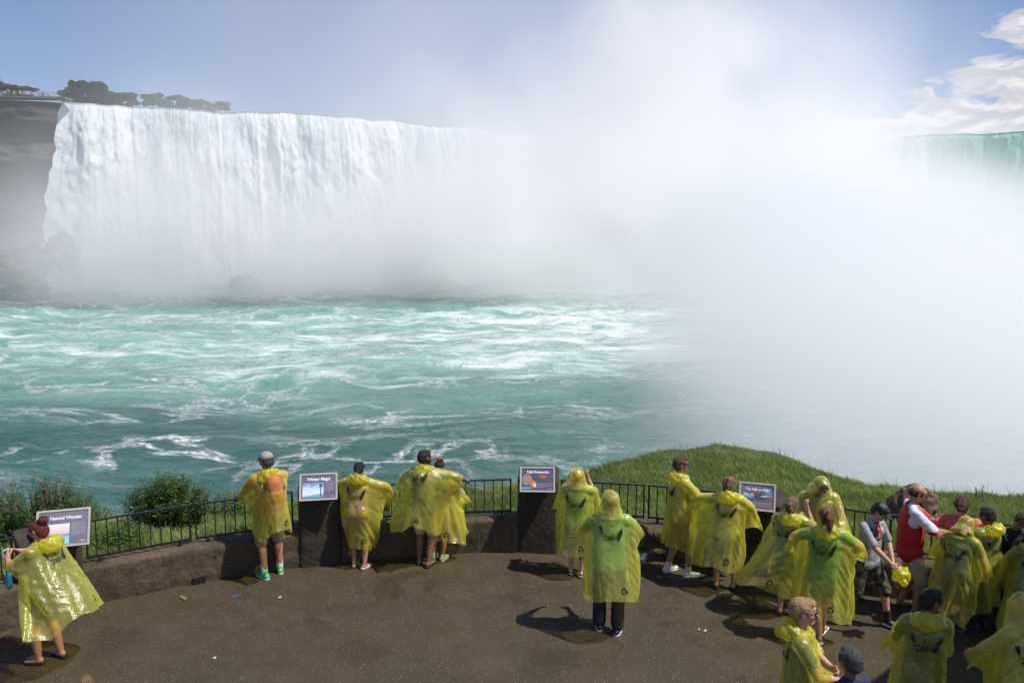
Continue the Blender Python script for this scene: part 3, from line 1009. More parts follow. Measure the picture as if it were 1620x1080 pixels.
# ------------------------------------------------------------------ river
WZ = -13.0
def make_river():
    nr, nc = 520, 640
    ys = 6 + 340 * np.linspace(0, 1, nr) ** 1.7
    tx = np.linspace(-1, 1, nc)
    Y = np.repeat(ys[:, None], nc, 1)
    X = tx[None, :] * (60 + Y * .95) + Y * .1
    amp = .35 + .75 * np.clip((Y - 70) / 90, 0, 1)
    wx, wy = X + 5 * vn(X / 23, Y / 19, 0, 3), Y + 5 * vn(X / 21, Y / 17, 0, 4)
    Z = amp * (.55 * fbm(wx / 13, wy / 7.5, 0, 11, 5, .5) + .25 * (1 - 2 * np.abs(vn(wx / 6.5, wy / 4.2, 0, 12))))
    Z = Z + .5 * amp * vn(X / 34, Y / 15, 0, 31)
    P = np.stack([X, Y, WZ + Z], -1)
    t = NT('river_water')
    g = t.obj()
    x, y, z = t.xyz(g)
    wv = t.n('ShaderNodeVectorMath', {0: t.noise(g, .035, 2, .5, col=True), 1: (.5, .5, .5)}, operation='SUBTRACT').outputs[0]
    wv = t.n('ShaderNodeVectorMath', {0: wv, 'Scale': 20.0}, operation='SCALE').outputs[0]
    gw = t.n('ShaderNodeVectorMath', {0: g, 1: wv}).outputs[0]
    wx_, wy_, wz_ = t.xyz(gw)
    st = t.comb(t.math('MULTIPLY', wx_, .42), wy_, 0.0)            # drawn out along the current
    # region where the aerated water spreads out from the foot of the falls
    far = t.ramp(t.math('ADD', y, t.math('MULTIPLY', x, -.10)), 66, 112)
    band = t.math('MULTIPLY', far, t.math('SUBTRACT', 1.0, t.math('MULTIPLY', t.ramp(y, 165, 200), t.ramp(x, 30, -40))))
    lowf = t.noise(st, .045, 3, .6)
    aer = t.math('ADD', t.math('MULTIPLY', t.math('MAXIMUM', band, t.math('MULTIPLY', t.ramp(x, -6, 26), .8)), .95), t.math('MULTIPLY', t.math('SUBTRACT', lowf, .5), 1.7), clamp=True)
    base = t.mix(t.noise(g, .02, 3), (.009, .064, .059), (.024, .108, .095))
    water = t.mix(aer, base, (.17, .345, .30))
    # lacy veins of foam
    vo = t.n('ShaderNodeTexVoronoi', {'Vector': t.n('ShaderNodeVectorMath', {0: t.comb(t.math('MULTIPLY', wx_, .8), wy_, 0.0), 1: t.n('ShaderNodeVectorMath', {0: t.noise(gw, .35, 4, .6, col=True), 'Scale': 3.6}, operation='SCALE').outputs[0]}).outputs[0], 'Scale': .17, 'Randomness': 1.0}, feature='DISTANCE_TO_EDGE').outputs[0]
    nz = t.noise(st, .45, 6, .62, .6)
    nz2 = t.noise(gw, 2.2, 5, .7)
    vein = t.ramp(t.math('ADD', vo, t.math('MULTIPLY', t.math('SUBTRACT', nz, .5), .5)), .0, .10, 1.0, 0.0)
    vmask = t.ramp(t.noise(st, .06, 3, .5), .45, .60)
    vein = t.math('MULTIPLY', t.math('MULTIPLY', vein, vmask), t.ramp(nz2, .36, .60, .25, 1.0))
    # broken streaks
    rid = t.math('ABSOLUTE', t.math('SUBTRACT', t.noise(st, .13, 8, .68, .5), .5))
    streak = t.ramp(rid, .0, .035, 1.0, 0.0)
    streak = t.math('MULTIPLY', streak, t.math('MULTIPLY', t.ramp(t.noise(st, .05, 2), .45, .62), t.ramp(y, 50, 100, .35, 1.0)))
    streak = t.math('MULTIPLY', streak, t.ramp(nz2, .3, .6, .35, 1))
    # dense boiling foam
    thr = t.ramp(t.math('ADD', t.math('MAXIMUM', band, t.math('MULTIPLY', t.ramp(x, -4, 28), .75)), t.math('MULTIPLY', t.ramp(x, -60, 60), .35)), 0.0, 1.35, .80, .40, smooth=False)
    dn = t.math('ADD', t.math('MULTIPLY', nz, .42), t.math('MULTIPLY', t.noise(st, .10, 6, .62, .6), .58))
    dense = t.ramp(t.math('SUBTRACT', dn, thr), -.05, .17)
    foam = t.math('MAXIMUM', t.math('MAXIMUM', vein, t.math('MULTIPLY', streak, .85)), dense)
    foam = t.math('MULTIPLY', foam, t.ramp(nz2, .2, .55, .6, 1.0))
    col = t.mix(foam, water, (.70, .75, .74))
    rough = t.ramp(foam, 0, 1, .16, .75)
    hb = t.math('ADD', t.math('MULTIPLY', t.noise(t.comb(t.math('MULTIPLY', x, .6), y, 0.0), .45, 6, .62, .5), 1.0), t.math('MULTIPLY', foam, .25))
    nrm = t.bump(hb, .9, 1.0)
    m = t.done(t.pbr(col, rough, nrm, IOR=1.33, Specular_IOR_Level=.5))
    o = link('river_water', grid_mesh('river_water', P), mats=m)
    tag(o, kind='structure')
make_river()

# ------------------------------------------------------------------ the falls
LIP = [(-125, 237), (-121.5, 240), (-115, 246.5), (-105, 251.6), (-80, 260), (-51, 272), (-24, 292), (14, 323), (40, 362), (72, 398), (112, 408), (146, 385),
       (158, 350), (152, 327), (168, 314), (186, 304), (204, 285), (222, 255), (236, 220), (244, 180)]
LZ = 39.0
def resample(pts, n):
    P = np.array(pts, float)
    k = len(P)
    d = np.r_[0, np.cumsum(np.linalg.norm(np.diff(P, axis=0), axis=1))]
    ts = np.linspace(0, d[-1], n)
    out = np.zeros((n, P.shape[1]))
    tan = np.zeros_like(P)
    tan[1:-1] = (P[2:] - P[:-2]) / (d[2:] - d[:-2])[:, None]
    tan[0], tan[-1] = (P[1] - P[0]) / (d[1] - d[0]), (P[-1] - P[-2]) / (d[-1] - d[-2])
    i = np.clip(np.searchsorted(d, ts) - 1, 0, k - 2)
    h = (d[i + 1] - d[i])[:, None]
    u = ((ts - d[i]) / (d[i + 1] - d[i]))[:, None]
    out = (2 * u**3 - 3 * u**2 + 1) * P[i] + (u**3 - 2 * u**2 + u) * h * tan[i] + (-2 * u**3 + 3 * u**2) * P[i + 1] + (u**3 - u**2) * h * tan[i + 1]
    return out, ts
def make_falls():
    n = 1500
    L, S = resample(LIP, n)
    # smooth outward normal (towards the open gorge)
    T = np.gradient(L, axis=0)
    T /= np.linalg.norm(T, axis=1)[:, None]
    N = np.stack([T[:, 1], -T[:, 0]], 1)
    for _ in range(60):
        N[1:-1] = (N[:-2] + N[1:-1] + N[2:]) / 3
    N /= np.linalg.norm(N, axis=1)[:, None]
    ke = np.exp(-S / 9)[:, None]
    N = N * (1 - ke) + np.array([[-.40, -.92]]) * ke
    N /= np.linalg.norm(N, axis=1)[:, None]
    back = np.array([0.0, 3, 8, 20, 45, 90])[::-1]
    tt = np.linspace(0, 1, 110) ** .85
    rows, uvs = [], []
    lipz = LZ + .5 * fbm(S / 14, 0, 0, 5, 4) - .6 * np.clip((S - 60) / 60, 0, 1)
    for b in back:
        bb = np.minimum(b, 90)
        zz = lipz + .0 * S + .02 * b + (.25 * fbm(S / 6, b / 7, 0, 9, 3) if b > 1 else 0)
        rows.append(np.stack([L[:, 0] - N[:, 0] * bb * (1 if b < 10 else .55), L[:, 1] - N[:, 1] * bb * .6, zz], 1))
        uvs.append(np.stack([S, zz * 0 + LZ + b], 1))
    col = 1.6 * fbm(S / 7, 0, 0, 21, 5, .6) + 2.6 * fbm(S / 26, 0, 0, 23, 2)
    for u in tt:
        drop = u * (LZ - WZ + 2)
        out = 1.1 * math.sqrt(drop) * 1.0
        rough = 1 - math.exp(-drop / 6)
        wig = fbm(S / 4.2, drop / 14, 0, 31, 4, .6) * 1.2 + fbm(S / 1.5, drop / 3.5, 0, 35, 3, .6) * .4
        off = out + rough * (col + wig)
        zz = lipz - drop
        spread = -np.exp(-S / 7) * (.05 * drop + .6 * fbm(drop / 6, S / 3, 0, 61, 3) * min(1, drop / 5))
        rows.append(np.stack([L[:, 0] + N[:, 0] * off + spread, L[:, 1] + N[:, 1] * off, zz], 1))
        uvs.append(np.stack([S, zz * 0 + LZ - drop], 1))
    P, UV = np.stack(rows), np.stack(uvs)
    t = NT('falling_water')
    uv = t.n('ShaderNodeUVMap').outputs[0]
    s, v, _ = t.xyz(uv)
    drop = t.math('SUBTRACT', LZ, v)
    def st(ks, kv, sc, det, ro=.6):
        return t.noise(t.comb(t.math('MULTIPLY', s, ks), t.math('MULTIPLY', v, kv), 0.0), sc, det, ro, .3)
    big = st(.10, .006, 1.0, 4)
    mid = st(.42, .03, 1.0, 5)
    fine = st(1.0, .42, 1.0, 6, .7)
    f = t.math('ADD', t.math('ADD', t.math('MULTIPLY', big, .45), t.math('MULTIPLY', mid, .35)), t.math('MULTIPLY', fine, .35))
    white = t.mix(t.ramp(f, .44, .68), (.56, .62, .64), (.90, .90, .90))
    # smooth green water near the brink, more of it where the river is deep
    deep = t.math('ADD', t.ramp(s, 398, 430), t.math('MULTIPLY', t.ramp(st(.05, .004, 1.0, 2), .45, .65), .55), clamp=True)
    g1 = t.math('MULTIPLY', deep, t.ramp(t.math('SUBTRACT', drop, t.math('MULTIPLY', t.ramp(s, 398, 440), 26.0)), 1.0, 18, 1.0, 0.0))
    g1 = t.math('MULTIPLY', g1, t.ramp(t.math('ADD', t.math('MULTIPLY', mid, .6), t.math('MULTIPLY', fine, .4)), t.ramp(s, 398, 430, .60, .70), t.ramp(s, 398, 430, .42, .52)))
    col_ = t.mix(g1, white, (.09, .44, .34))
    brink = t.math('MULTIPLY', t.ramp(drop, -6, .5, 1.0, 0.0), t.ramp(s, 395, 430, 1.0, .25))
    col_ = t.mix(t.math('MULTIPLY', brink, .7), col_, (.05, .16, .14))
    nrm = t.bump(t.math('ADD', mid, t.math('MULTIPLY', fine, .7)), 1.4, .7)
    m = t.done(t.pbr(col_, t.ramp(g1, 0, 1, .8, .3), nrm))
    o = link('waterfall', grid_mesh('waterfall', P, UV), mats=m)
    tag(o, 'wide white curved waterfall pouring over the brink into rising mist', 'waterfall')
make_falls()

# ------------------------------------------------------------------ cliff of the far shore, upper river plain
def rock_mat(name, a, b, sc=.12):
    t = NT(name)
    g = t.obj()
    x, y, z = t.xyz(g)
    lay = t.noise(t.comb(t.math('MULTIPLY', x, .25), t.math('MULTIPLY', y, .25), t.math('MULTIPLY', z, 2.2)), sc * 2, 6, .65, .4)
    n2 = t.noise(g, sc * 6, 6, .7)
    c = t.mix(t.ramp(lay, .35, .65), a, b)
    c = t.mix(t.ramp(n2, .35, .7, 0, .6), c, tuple(v * .45 for v in a))
    return t.done(t.pbr(c, .8, t.bump(t.math('ADD', lay, n2), .25 / sc * .12)))
CLIFF = rock_mat('gorge_rock', (.058, .055, .052), (.085, .080, .073))
def make_cliff():
    n, k = 220, 90
    pts = [(-420, 205), (-330, 222), (-260, 215), (-205, 228), (-170, 230), (-148, 236), (-130, 241.5), (-122, 254), (-108, 266)]
    L, S = resample(pts, n)
    rows = []
    for j in range(k):
        u = j / (k - 1)
        z = LZ + .6 - u * (LZ - WZ + 3)
        led = 2.2 * fbm(S / 18, z / 5, 0, 41, 5, .6) + .5 * np.round(2 * vn(S / 30, z / 4, 0, 43)) + .8 * fbm(S / 3, z / 2, 0, 42, 4)
        off = u * 4 + (led - 2.5) * min(1, u * 14) - 1.5
        talus = max(0, (u - .8) / .2) ** 1.3 * 16
        off = off + talus * (1 + .4 * fbm(S / 7, z / 4, 0, 45, 3))
        rows.append(np.stack([L[:, 0] + off * .25, L[:, 1] - off, np.full(n, z)], 1))
    top = [np.stack([L[:, 0] * 1.0 - 6, L[:, 1] + b, np.full(n, LZ + .6)], 1) for b in (400, 60, 20, 6, 2)]
    P = np.stack(top + rows)
    tag(link('cliff', grid_mesh('cliff', P), mats=CLIFF), kind='structure')
make_cliff()
# ------------------------------------------------------------------ terrace, parapet, bank
def project(p):
    x, y, z = p[0], p[1], p[2] - CZ
    dep = y * math.cos(PITCH) - z * math.sin(PITCH)
    up = y * math.sin(PITCH) + z * math.cos(PITCH)
    return 810 + F * x / dep, 540 - F * up / dep

BASE_PX = [(-330, 1130), (-160, 1055), (0, 999), (156, 955), (334, 919), (460, 899), (580, 886), (695, 877), (820, 872.5), (950, 879), (1067, 889), (1187, 906), (1290, 925),
           (1359, 940), (1450, 950), (1560, 961), (1700, 978), (1900, 1015)]
BASE = np.array([tuple(at(*p))[:2] for p in BASE_PX])
WALL, WS = resample(BASE, 460)                      # inner foot of the parapet
WT_ = np.gradient(WALL, axis=0)
WT_ /= np.linalg.norm(WT_, axis=1)[:, None]
WN = np.stack([-WT_[:, 1], WT_[:, 0]], 1)           # away from the terrace
for _ in range(30):
    WN[1:-1] = (WN[:-2] + WN[1:-1] + WN[2:]) / 3
WN /= np.linalg.norm(WN, axis=1)[:, None]
WH, WD = .52, .42

def concrete(name, a, b, wet=.3):
    t = NT(name)
    g = t.obj()
    x, y, z = t.xyz(g)
    n1 = t.noise(g, 1.3, 6, .65, .5)
    n2 = t.noise(g, 14, 5, .7)
    n3 = t.noise(t.comb(t.math('MULTIPLY', x, 3.0), t.math('MULTIPLY', y, 3.0), t.math('MULTIPLY', z, .6)), 2.2, 4, .6)
    c = t.mix(t.ramp(n1, .35, .65), a, b)
    c = t.mix(t.ramp(n3, .5, .75, 0, .65), c, tuple(v * .38 for v in a))
    c = t.mix(t.ramp(n2, .55, .75, 0, .4), c, tuple(min(1, v * 1.5) for v in b))
    h = t.math('ADD', t.math('MULTIPLY', n1, 1.0), t.math('MULTIPLY', n2, .5))
    return t.done(t.pbr(c, t.ramp(n3, .4, .7, .85, 1 - wet), t.bump(h, .05, .9)))
CONC = concrete('parapet_stone', (.048, .034, .020), (.105, .070, .038))
PIER = concrete('pier_stone', (.024, .018, .012), (.050, .036, .024))

def sweep_wall():
    prof = [(.0, -.06), (-.004, .10), (0, .30), (.0, WH - .05), (.012, WH - .015), (.05, WH), (.20, WH + .006), (WD - .04, WH), (WD, WH - .03), (WD, .1), (WD, -.6)]
    # extra subdivisions
    pp = []
    for (a, b), (c, d) in zip(prof[:-1], prof[1:]):
        k = max(1, int(math.hypot(c - a, d - b) / .05))
        for i in range(k):
            pp.append((a + (c - a) * i / k, b + (d - b) * i / k))
    pp.append(prof[-1])
    rows = []
    n = 1700
    s0 = np.linspace(0, len(WALL) - 1.001, n)
    i0 = s0.astype(int)
    f = (s0 - i0)[:, None]
    W = WALL[i0] * (1 - f) + WALL[i0 + 1] * f
    N = WN[i0] * (1 - f) + WN[i0 + 1] * f
    s = np.interp(s0, np.arange(len(WS)), WS)
    px = np.array([project((w[0], w[1], .5))[0] for w in W])
    rough = np.clip((px - 985) / 15, 0, 1) * np.clip((1175 - px) / 20, 0, 1)      # rubble stretch
    for d, z in pp:
        am = .010 + .045 * rough * (1 if z > .1 else .4)
        bump = am * fbm(s * 5, z * 7, d * 4, 3, 4, .6) + .02 * rough * (1 - 2 * np.abs(vn(s * 3.2, z * 4, d * 3, 8)))
        dd = d - bump * (1 if d < .1 else -.3)
        zz = z + (am * .7 * fbm(s * 4, d * 6, 0, 6, 3) + .05 * rough * vn(s * 3, d * 5, 0, 16) if z > .35 else 0)
        rows.append(np.stack([W[:, 0] + N[:, 0] * dd, W[:, 1] + N[:, 1] * dd, zz + 0 * s], 1))
    me = grid_mesh('parapet_wall', np.stack(rows))
    o = link('parapet_wall', me, None, CONC)
    tag(o, 'low curved weathered stone parapet wall round the terrace edge', 'wall')
    return o
wall = sweep_wall()

def along(px, z=.5, off=.2):
    """(point, tangent, normal) on the line OFF behind the wall's foot that is seen at PX"""
    P = WALL + WN * off
    xs = np.array([project((p[0], p[1], z))[0] for p in P])
    i = int(np.argmin(np.abs(xs - px)))
    j = i + (1 if xs[min(i + 1, len(xs) - 1)] > xs[i] and px > xs[i] else -1)
    j = min(max(j, 0), len(xs) - 1)
    f = (px - xs[i]) / (xs[j] - xs[i]) if abs(xs[j] - xs[i]) > 1e-6 else 0
    p = P[i] * (1 - f) + P[j] * f
    return p, WT_[i], WN[i]

# drain opening at the foot of the wall: a box standing proud, the hole's shade put into its black colour
def boxm(B, c, ax, ay, az):
    """box into a list of verts/faces; ax, ay, az are half-extent vectors"""
    V, Fc = B
    o = len(V)
    c, ax, ay, az = map(np.array, (c, ax, ay, az))
    for sx in (-1, 1):
        for sy in (-1, 1):
            for sz in (-1, 1):
                V.append(c + ax * sx + ay * sy + az * sz)
    for f in ((0, 1, 3, 2), (4, 6, 7, 5), (0, 4, 5, 1), (2, 3, 7, 6), (0, 2, 6, 4), (1, 5, 7, 3)):
        Fc.append(tuple(o + i for i in f))
    return B
def boxes(name, lst, parent, mat, bevel=.0):
    B = ([], [])
    for l in lst:
        boxm(B, *l)
    me = raw_mesh(name, *B)
    o = link(name, me, parent, mat)
    if bevel:
        m = o.modifiers.new('b', 'BEVEL')
        m.width, m.segments = bevel, 2
        m.limit_method = 'ANGLE'
    return o
p, tn, nn = along(315, .05, 0)
T3, N3, Z3 = V3(tn[0], tn[1], 0), V3(nn[0], nn[1], 0), V3(0, 0, 1)
o = boxes('drain_opening', [(V3(p[0], p[1], .055) + N3 * .02, T3 * .085, N3 * .05, Z3 * .045)], wall, M('painted_hole_shade', (.004, .004, .004), .95))

# ---- terrace floor
def terrace():
    t = NT('wet_paving')
    g = t.obj()
    x, y, z = t.xyz(g)
    big = t.noise(g, .35, 5, .6, .6)
    med = t.noise(g, 2.2, 6, .65, .3)
    fine = t.noise(g, 34, 4, .75)
    vor = t.n('ShaderNodeTexVoronoi', {'Vector': g, 'Scale': 48.0}, feature='F1')
    vo = vor.outputs[0]
    vcol = t.xyz(vor.outputs[1])[0]
    c = t.mix(t.ramp(big, .35, .65), (.052, .038, .021), (.068, .050, .029))
    c = t.mix(t.ramp(med, .48, .75, 0, .22), c, (.022, .015, .008))
    c = t.mix(t.ramp(fine, .52, .72, 0, .55), c, (.085, .064, .040))
    chip = t.math('MULTIPLY', t.ramp(vo, .16, .34, 1, 0), t.ramp(vcol, .84, .93))
    c = t.mix(chip, c, (.30, .27, .21))
    # damp sheen in broad patches
    wet = t.ramp(t.math('ADD', t.math('MULTIPLY', big, .6), t.math('MULTIPLY', med, .4)), .44, .58)
    rough = t.ramp(wet, 0, 1, .75, .40)
    pud = t.ramp(t.noise(g, .9, 4, .55, .4), .56, .66)
    rough = t.math('MULTIPLY', rough, t.ramp(pud, 0, 1, 1.0, .45))
    c = t.mix(t.math('MULTIPLY', pud, .15), c, (.016, .011, .006))
    h = t.math('ADD', t.math('MULTIPLY', fine, .35), t.math('MULTIPLY', t.ramp(vo, .1, .5, 1, 0), .45))
    m = t.done(t.pbr(c, rough, t.bump(h, .012, .8), Specular_IOR_Level=.35))
    inner = WALL + WN * .02
    V = [(x_, y_, 0.0) for x_, y_ in inner]
    n = len(V)
    rows = [np.stack([inner[:, 0] * k, inner[:, 1] * k + (1 - k) * 3.0, .012 * fbm(inner[:, 0] * k, inner[:, 1] * k + (1 - k) * 3, 0, 4, 3) * (1 if k < 1 else 0)], 1) for k in np.linspace(1, .02, 60)]
    rows = [r * np.array([1, 1, 1]) for r in rows]
    P = np.stack(rows)
    P = np.concatenate([P, [np.stack([inner[:, 0] * .02 * 0 + np.linspace(-12, 14, n), inner[:, 1] * 0 - 3.0, inner[:, 0] * 0], 1)]], 0)
    tag(link('terrace_floor', grid_mesh('terrace_floor', P), mats=m), kind='structure')
terrace()

# ---- grassy bank outside the wall
CREST = [(-420, 13.2, .05), (-200, 13.4, .10), (0, 13.3, .15), (150, 13.5, -.02), (300, 13.8, .0), (400, 13.9, .08), (600, 14.2, .22), (800, 14.6, .22), (880, 14.9, .24), (950, 15.4, .26), (1000, 16.0, .30), (1050, 16.6, .30),
         (1100, 17.0, .30), (1150, 17.2, .27), (1200, 17.2, .22), (1250, 17.0, .14), (1300, 16.5, .05), (1350, 15.9, -.04), (1400, 15.4, -.06), (1500, 15.0, .02), (1620, 14.6, .0), (1900, 14.2, .0), (2200, 14, .0)]
CR = np.array(CREST, float)
def wall_y(q):
    """distance of the wall in the direction x = q y"""
    P = WALL + WN * (WD - .03)
    qs = P[:, 0] / P[:, 1]
    return np.interp(q, qs, P[:, 1])
def q_px(q, dep=1.0):
    return 810 + F * q * 1.015
def bank_z(q, u):
    """height of the bank; u = 0 at the wall, 1 at its crest, beyond 1 down the cliff"""
    px = q_px(q)
    yc, zc = np.interp(px, CR[:, 0], CR[:, 1]), np.interp(px, CR[:, 0], CR[:, 2])
    yw = wall_y(q)
    k = np.clip(u, 0, 1)
    z = .34 + (zc - .34) * k + .10 * np.sin(np.pi * k)
    over = np.clip(u - 1, 0, None)
    z = z - np.minimum(14.5, 3.5 * over ** 1.25 * 1.6)
    y = yw + (yc - yw) * k + over * 1.6
    return y, z
def terrain():
    q = np.linspace(-1.05, 1.25, 420)
    us = np.concatenate([np.linspace(0, 1, 46), 1 + np.linspace(.05, 4.2, 44)])
    rows = []
    for u in us:
        y, z = bank_z(q, u + 0 * q)
        x = q * y
        d = .05 * fbm(x * 1.6, y * 1.6, 0, 77, 4) * min(1, u * 6) + (max(0, u - 1.2) * .5) * fbm(x * .4, y * .4, z * .4, 78, 4)
        rows.append(np.stack([x, y, z + d], 1))
    t = NT('earth')
    g = t.obj()
    n1, n2 = t.noise(g, 1.2, 5, .6), t.noise(g, 16, 5, .7)
    c = t.mix(t.ramp(n1, .35, .65), (.05, .075, .018), (.085, .11, .03))
    c = t.mix(t.ramp(n2, .5, .7, 0, .6), c, (.045, .035, .02))
    m = t.done(t.pbr(c, .9, t.bump(n2, .04)))
    tag(link('terrain', grid_mesh('terrain', np.stack(rows)), mats=m), kind='structure')
terrain()

def leaf_mat(name, a, b, tr=.35):
    t = NT(name)
    g = t.obj()
    inf = t.n('ShaderNodeNewGeometry').outputs['Random Per Island']
    n1 = t.noise(g, 1.1, 4, .65)
    f = t.math('ADD', t.math('MULTIPLY', inf, .45), t.math('MULTIPLY', t.ramp(n1, .3, .7), .55))
    c = t.mix(t.ramp(f, .2, .8, smooth=False), a, b)
    d = t.pbr(c, .45)
    s = t.n('ShaderNodeBsdfTranslucent', {'Color': t.mix(.5, c, (.20, .30, .03))}).outputs[0]
    return t.done(t.n('ShaderNodeMixShader', {0: tr, 1: d, 2: s}).outputs[0])
GRASS = leaf_mat('grass_blades', (.13, .185, .045), (.30, .37, .11))
DRY = leaf_mat('seed_heads', (.16, .14, .06), (.26, .23, .10))
LEAF = leaf_mat('bush_leaf', (.030, .075, .012), (.085, .16, .03))
LEAF2 = leaf_mat('weed_leaf', (.06, .12, .022), (.13, .22, .04))

def blades(name, P, h, w, lean, mat, rs, bend=.5, seg=3):
    """a mesh of grass blades rooted at P"""
    n = len(P)
    a = rs.uniform(0, 2 * np.pi, n)
    dirw = np.stack([np.cos(a), np.sin(a)], 1)
    la = rs.normal(0, 1, (n, 2)) * bend * h[:, None] * .5 + lean * h[:, None]
    pts = []
    for k in range(seg + 1):
        f = k / seg
        c = P + np.concatenate([la * f ** 1.8, (h * f * (1 - .18 * f))[:, None]], 1)
        ww = (w * (1 - f ** 1.5 * .97))[:, None] * .5
        off = np.concatenate([dirw * ww, np.zeros((n, 1))], 1)
        pts += [c - off, c + off]
    V = np.stack(pts, 1).reshape(-1, 3)
    m = 2 * (seg + 1)
    b0 = np.arange(n)[:, None] * m
    q = np.concatenate([np.stack([b0[:, 0] + 2 * k, b0[:, 0] + 2 * k + 1, b0[:, 0] + 2 * k + 3, b0[:, 0] + 2 * k + 2], 1) for k in range(seg)], 0)
    me = bpy.data.meshes.new(name)
    me.vertices.add(len(V)); me.vertices.foreach_set('co', V.reshape(-1).astype(np.float32))
    me.loops.add(q.size); me.loops.foreach_set('vertex_index', q.reshape(-1).astype(np.int32))
    me.polygons.add(len(q))
    me.polygons.foreach_set('loop_start', np.arange(0, q.size, 4, dtype=np.int32))
    me.polygons.foreach_set('loop_total', np.full(len(q), 4, dtype=np.int32))
    me.update(calc_edges=True)
    return link(name, me, None, mat)
rs = np.random.RandomState(3)
def bank_pts(n, q0, q1, u0=0.02, u1=1.25):
    q = rs.uniform(q0, q1, n)
    u = u0 + (u1 - u0) * rs.uniform(0, 1, n)
    y, z = bank_z(q, u)
    return np.stack([q * y, y, z - .02 + .05 * fbm(q * y * 1.6, y * 1.6, 0, 77, 4) * np.minimum(1, u * 6)], 1), u, q
P, u, q = bank_pts(230000, -.78, .95)
dens = fbm(P[:, 0] * .9, P[:, 1] * .9, 0, 55, 3)
hgt = np.clip(.12 + .09 * dens + rs.normal(0, .03, len(P)), .04, .4)
hgt = hgt * np.where(q < .02, 1.25, .9)
tall = rs.uniform(0, 1, len(P)) < .010
hgt[tall] *= 1.8
tag(blades('grass', P, hgt, np.full(len(P), .011) + rs.uniform(0, .007, len(P)), np.array([-.25, -.05]), GRASS, rs), 'long green grass on the bank behind the railing', 'grass', kind='stuff')
P2, u2, q2 = bank_pts(5000, -.7, .9, .3, 1.15)
tag(blades('dry_grass', P2, rs.uniform(.15, .36, len(P2)), np.full(len(P2), .007), np.array([-.2, 0]), DRY, rs), 'pale seed stalks among the grass', 'grass', kind='stuff')

# ---- leafy plants: stems with leaves
def leafy(name, loc, stems, h, spread, leaf, mat, label, cat, seed, group=None, flower=None, leaves=16, up=.35, stem_m=None):
    r = random.Random(seed)
    root = empty(name, loc)
    tag(root, label, cat, group)
    SV, SF = [], []
    LV, LF = [], []
    FV, FF = [], []
    for k in range(stems):
        a = r.uniform(0, 2 * math.pi)
        rad = math.sqrt(r.random()) * spread
        b0 = V3(math.cos(a) * rad * .45, math.sin(a) * rad * .35, -.05)
        hh = h * (1 - .45 * (rad / spread) ** 2) * r.uniform(.8, 1.12)
        tip = V3(math.cos(a) * rad * 1.1, math.sin(a) * rad * .8, hh)
        mid = b0 * .5 + tip * .5 + V3(0, 0, hh * .08)
        f = lambda t_: b0 * (1 - t_) ** 2 + 2 * mid * t_ * (1 - t_) + tip * t_ * t_
        o = len(SV)
        ns = 6
        for i in range(ns + 1):
            c = f(i / ns)
            w_ = .006 * (1 - i / ns * .7)
            for j in range(3):
                SV.append(c + V3(math.cos(j * 2.09) * w_, math.sin(j * 2.09) * w_, 0))
        for i in range(ns):
            for j in range(3):
                SF.append((o + i * 3 + j, o + i * 3 + (j + 1) % 3, o + i * 3 + 3 + (j + 1) % 3, o + i * 3 + 3 + j))
        for i in range(leaves):
            t_ = .12 + .88 * (i + r.random()) / leaves
            c = f(t_)
            an = i * 2.4 + r.uniform(-.4, .4)
            el = up + r.uniform(-.35, .35)
            d = V3(math.cos(an) * math.cos(el), math.sin(an) * math.cos(el), math.sin(el))
            sd2 = unit(np.cross(d, V3(r.uniform(-.4, .4), r.uniform(-.4, .4), 1)))
            L_ = leaf * r.uniform(.7, 1.2) * (1 - .35 * t_)
            w_ = L_ * .19
            o = len(LV)
            m1 = c + d * L_ * .45 + V3(0, 0, .0)
            LV += [c, m1 + sd2 * w_, c + d * L_ - V3(0, 0, L_ * .22), m1 - sd2 * w_]
            LF.append((o, o + 1, o + 2, o + 3))
        if flower and r.random() < flower[0]:
            for i in range(26):
                t_ = i / 26
                c = f(1.0) + V3(0, 0, t_ * .16)
                an = i * 2.4
                d = V3(math.cos(an), math.sin(an), .3) * (.017 * (1 - t_ * .6))
                s2 = V3(-math.sin(an), math.cos(an), 0) * .008
                o = len(FV)
                FV += [c, c + d + s2, c + d * 1.5, c + d - s2]
                FF.append((o, o + 1, o + 2, o + 3))
    link('stems', raw_mesh('stems', SV, SF), root, stem_m or M('stem', (.07, .09, .03), .8))
    link('leaves', raw_mesh('leaves', LV, LF), root, mat)
    if FV:
        link('flowers', raw_mesh('flowers', FV, FF), root, M('magenta_petals', (.36, .06, .17), .6, .3, 60))
    return root
def on_bank(px, u):
    q = (px - 810) / F / 1.015
    y, z = bank_z(np.array(q), np.array(float(u)))
    return (float(q * y), float(y), float(z) - .03)
leafy('flowering_bush', on_bank(18, .45), 230, .98, .80, .095, LEAF, 'tall bush with pink flower spikes behind the far left panel', 'bush', 1, flower=(.12,), leaves=28, up=.1)
leafy('flowering_bush', on_bank(-120, .4), 90, 1.05, .9, .085, LEAF, 'bush with pink flower spikes cut by the left edge of the picture', 'bush', 2, flower=(.2,), leaves=20)
leafy('round_bush', on_bank(236, .5), 330, .90, .66, .095, LEAF, 'round dark green leafy bush behind the left railing', 'bush', 3, leaves=30, up=.1)
leafy('low_bush', on_bank(150, .2), 110, .48, .5, .085, LEAF2, 'low light green weeds between the first panel and the round bush', 'bush', 4, leaves=14)
leafy('low_bush', on_bank(345, .7), 90, .42, .5, .08, LEAF2, 'low light green weeds right of the round bush', 'bush', 5, leaves=14)
leafy('low_bush', on_bank(100, .75), 70, .42, .4, .08, LEAF2, 'small weed clump on the bank edge above the first panel', 'bush', 6, leaves=14)
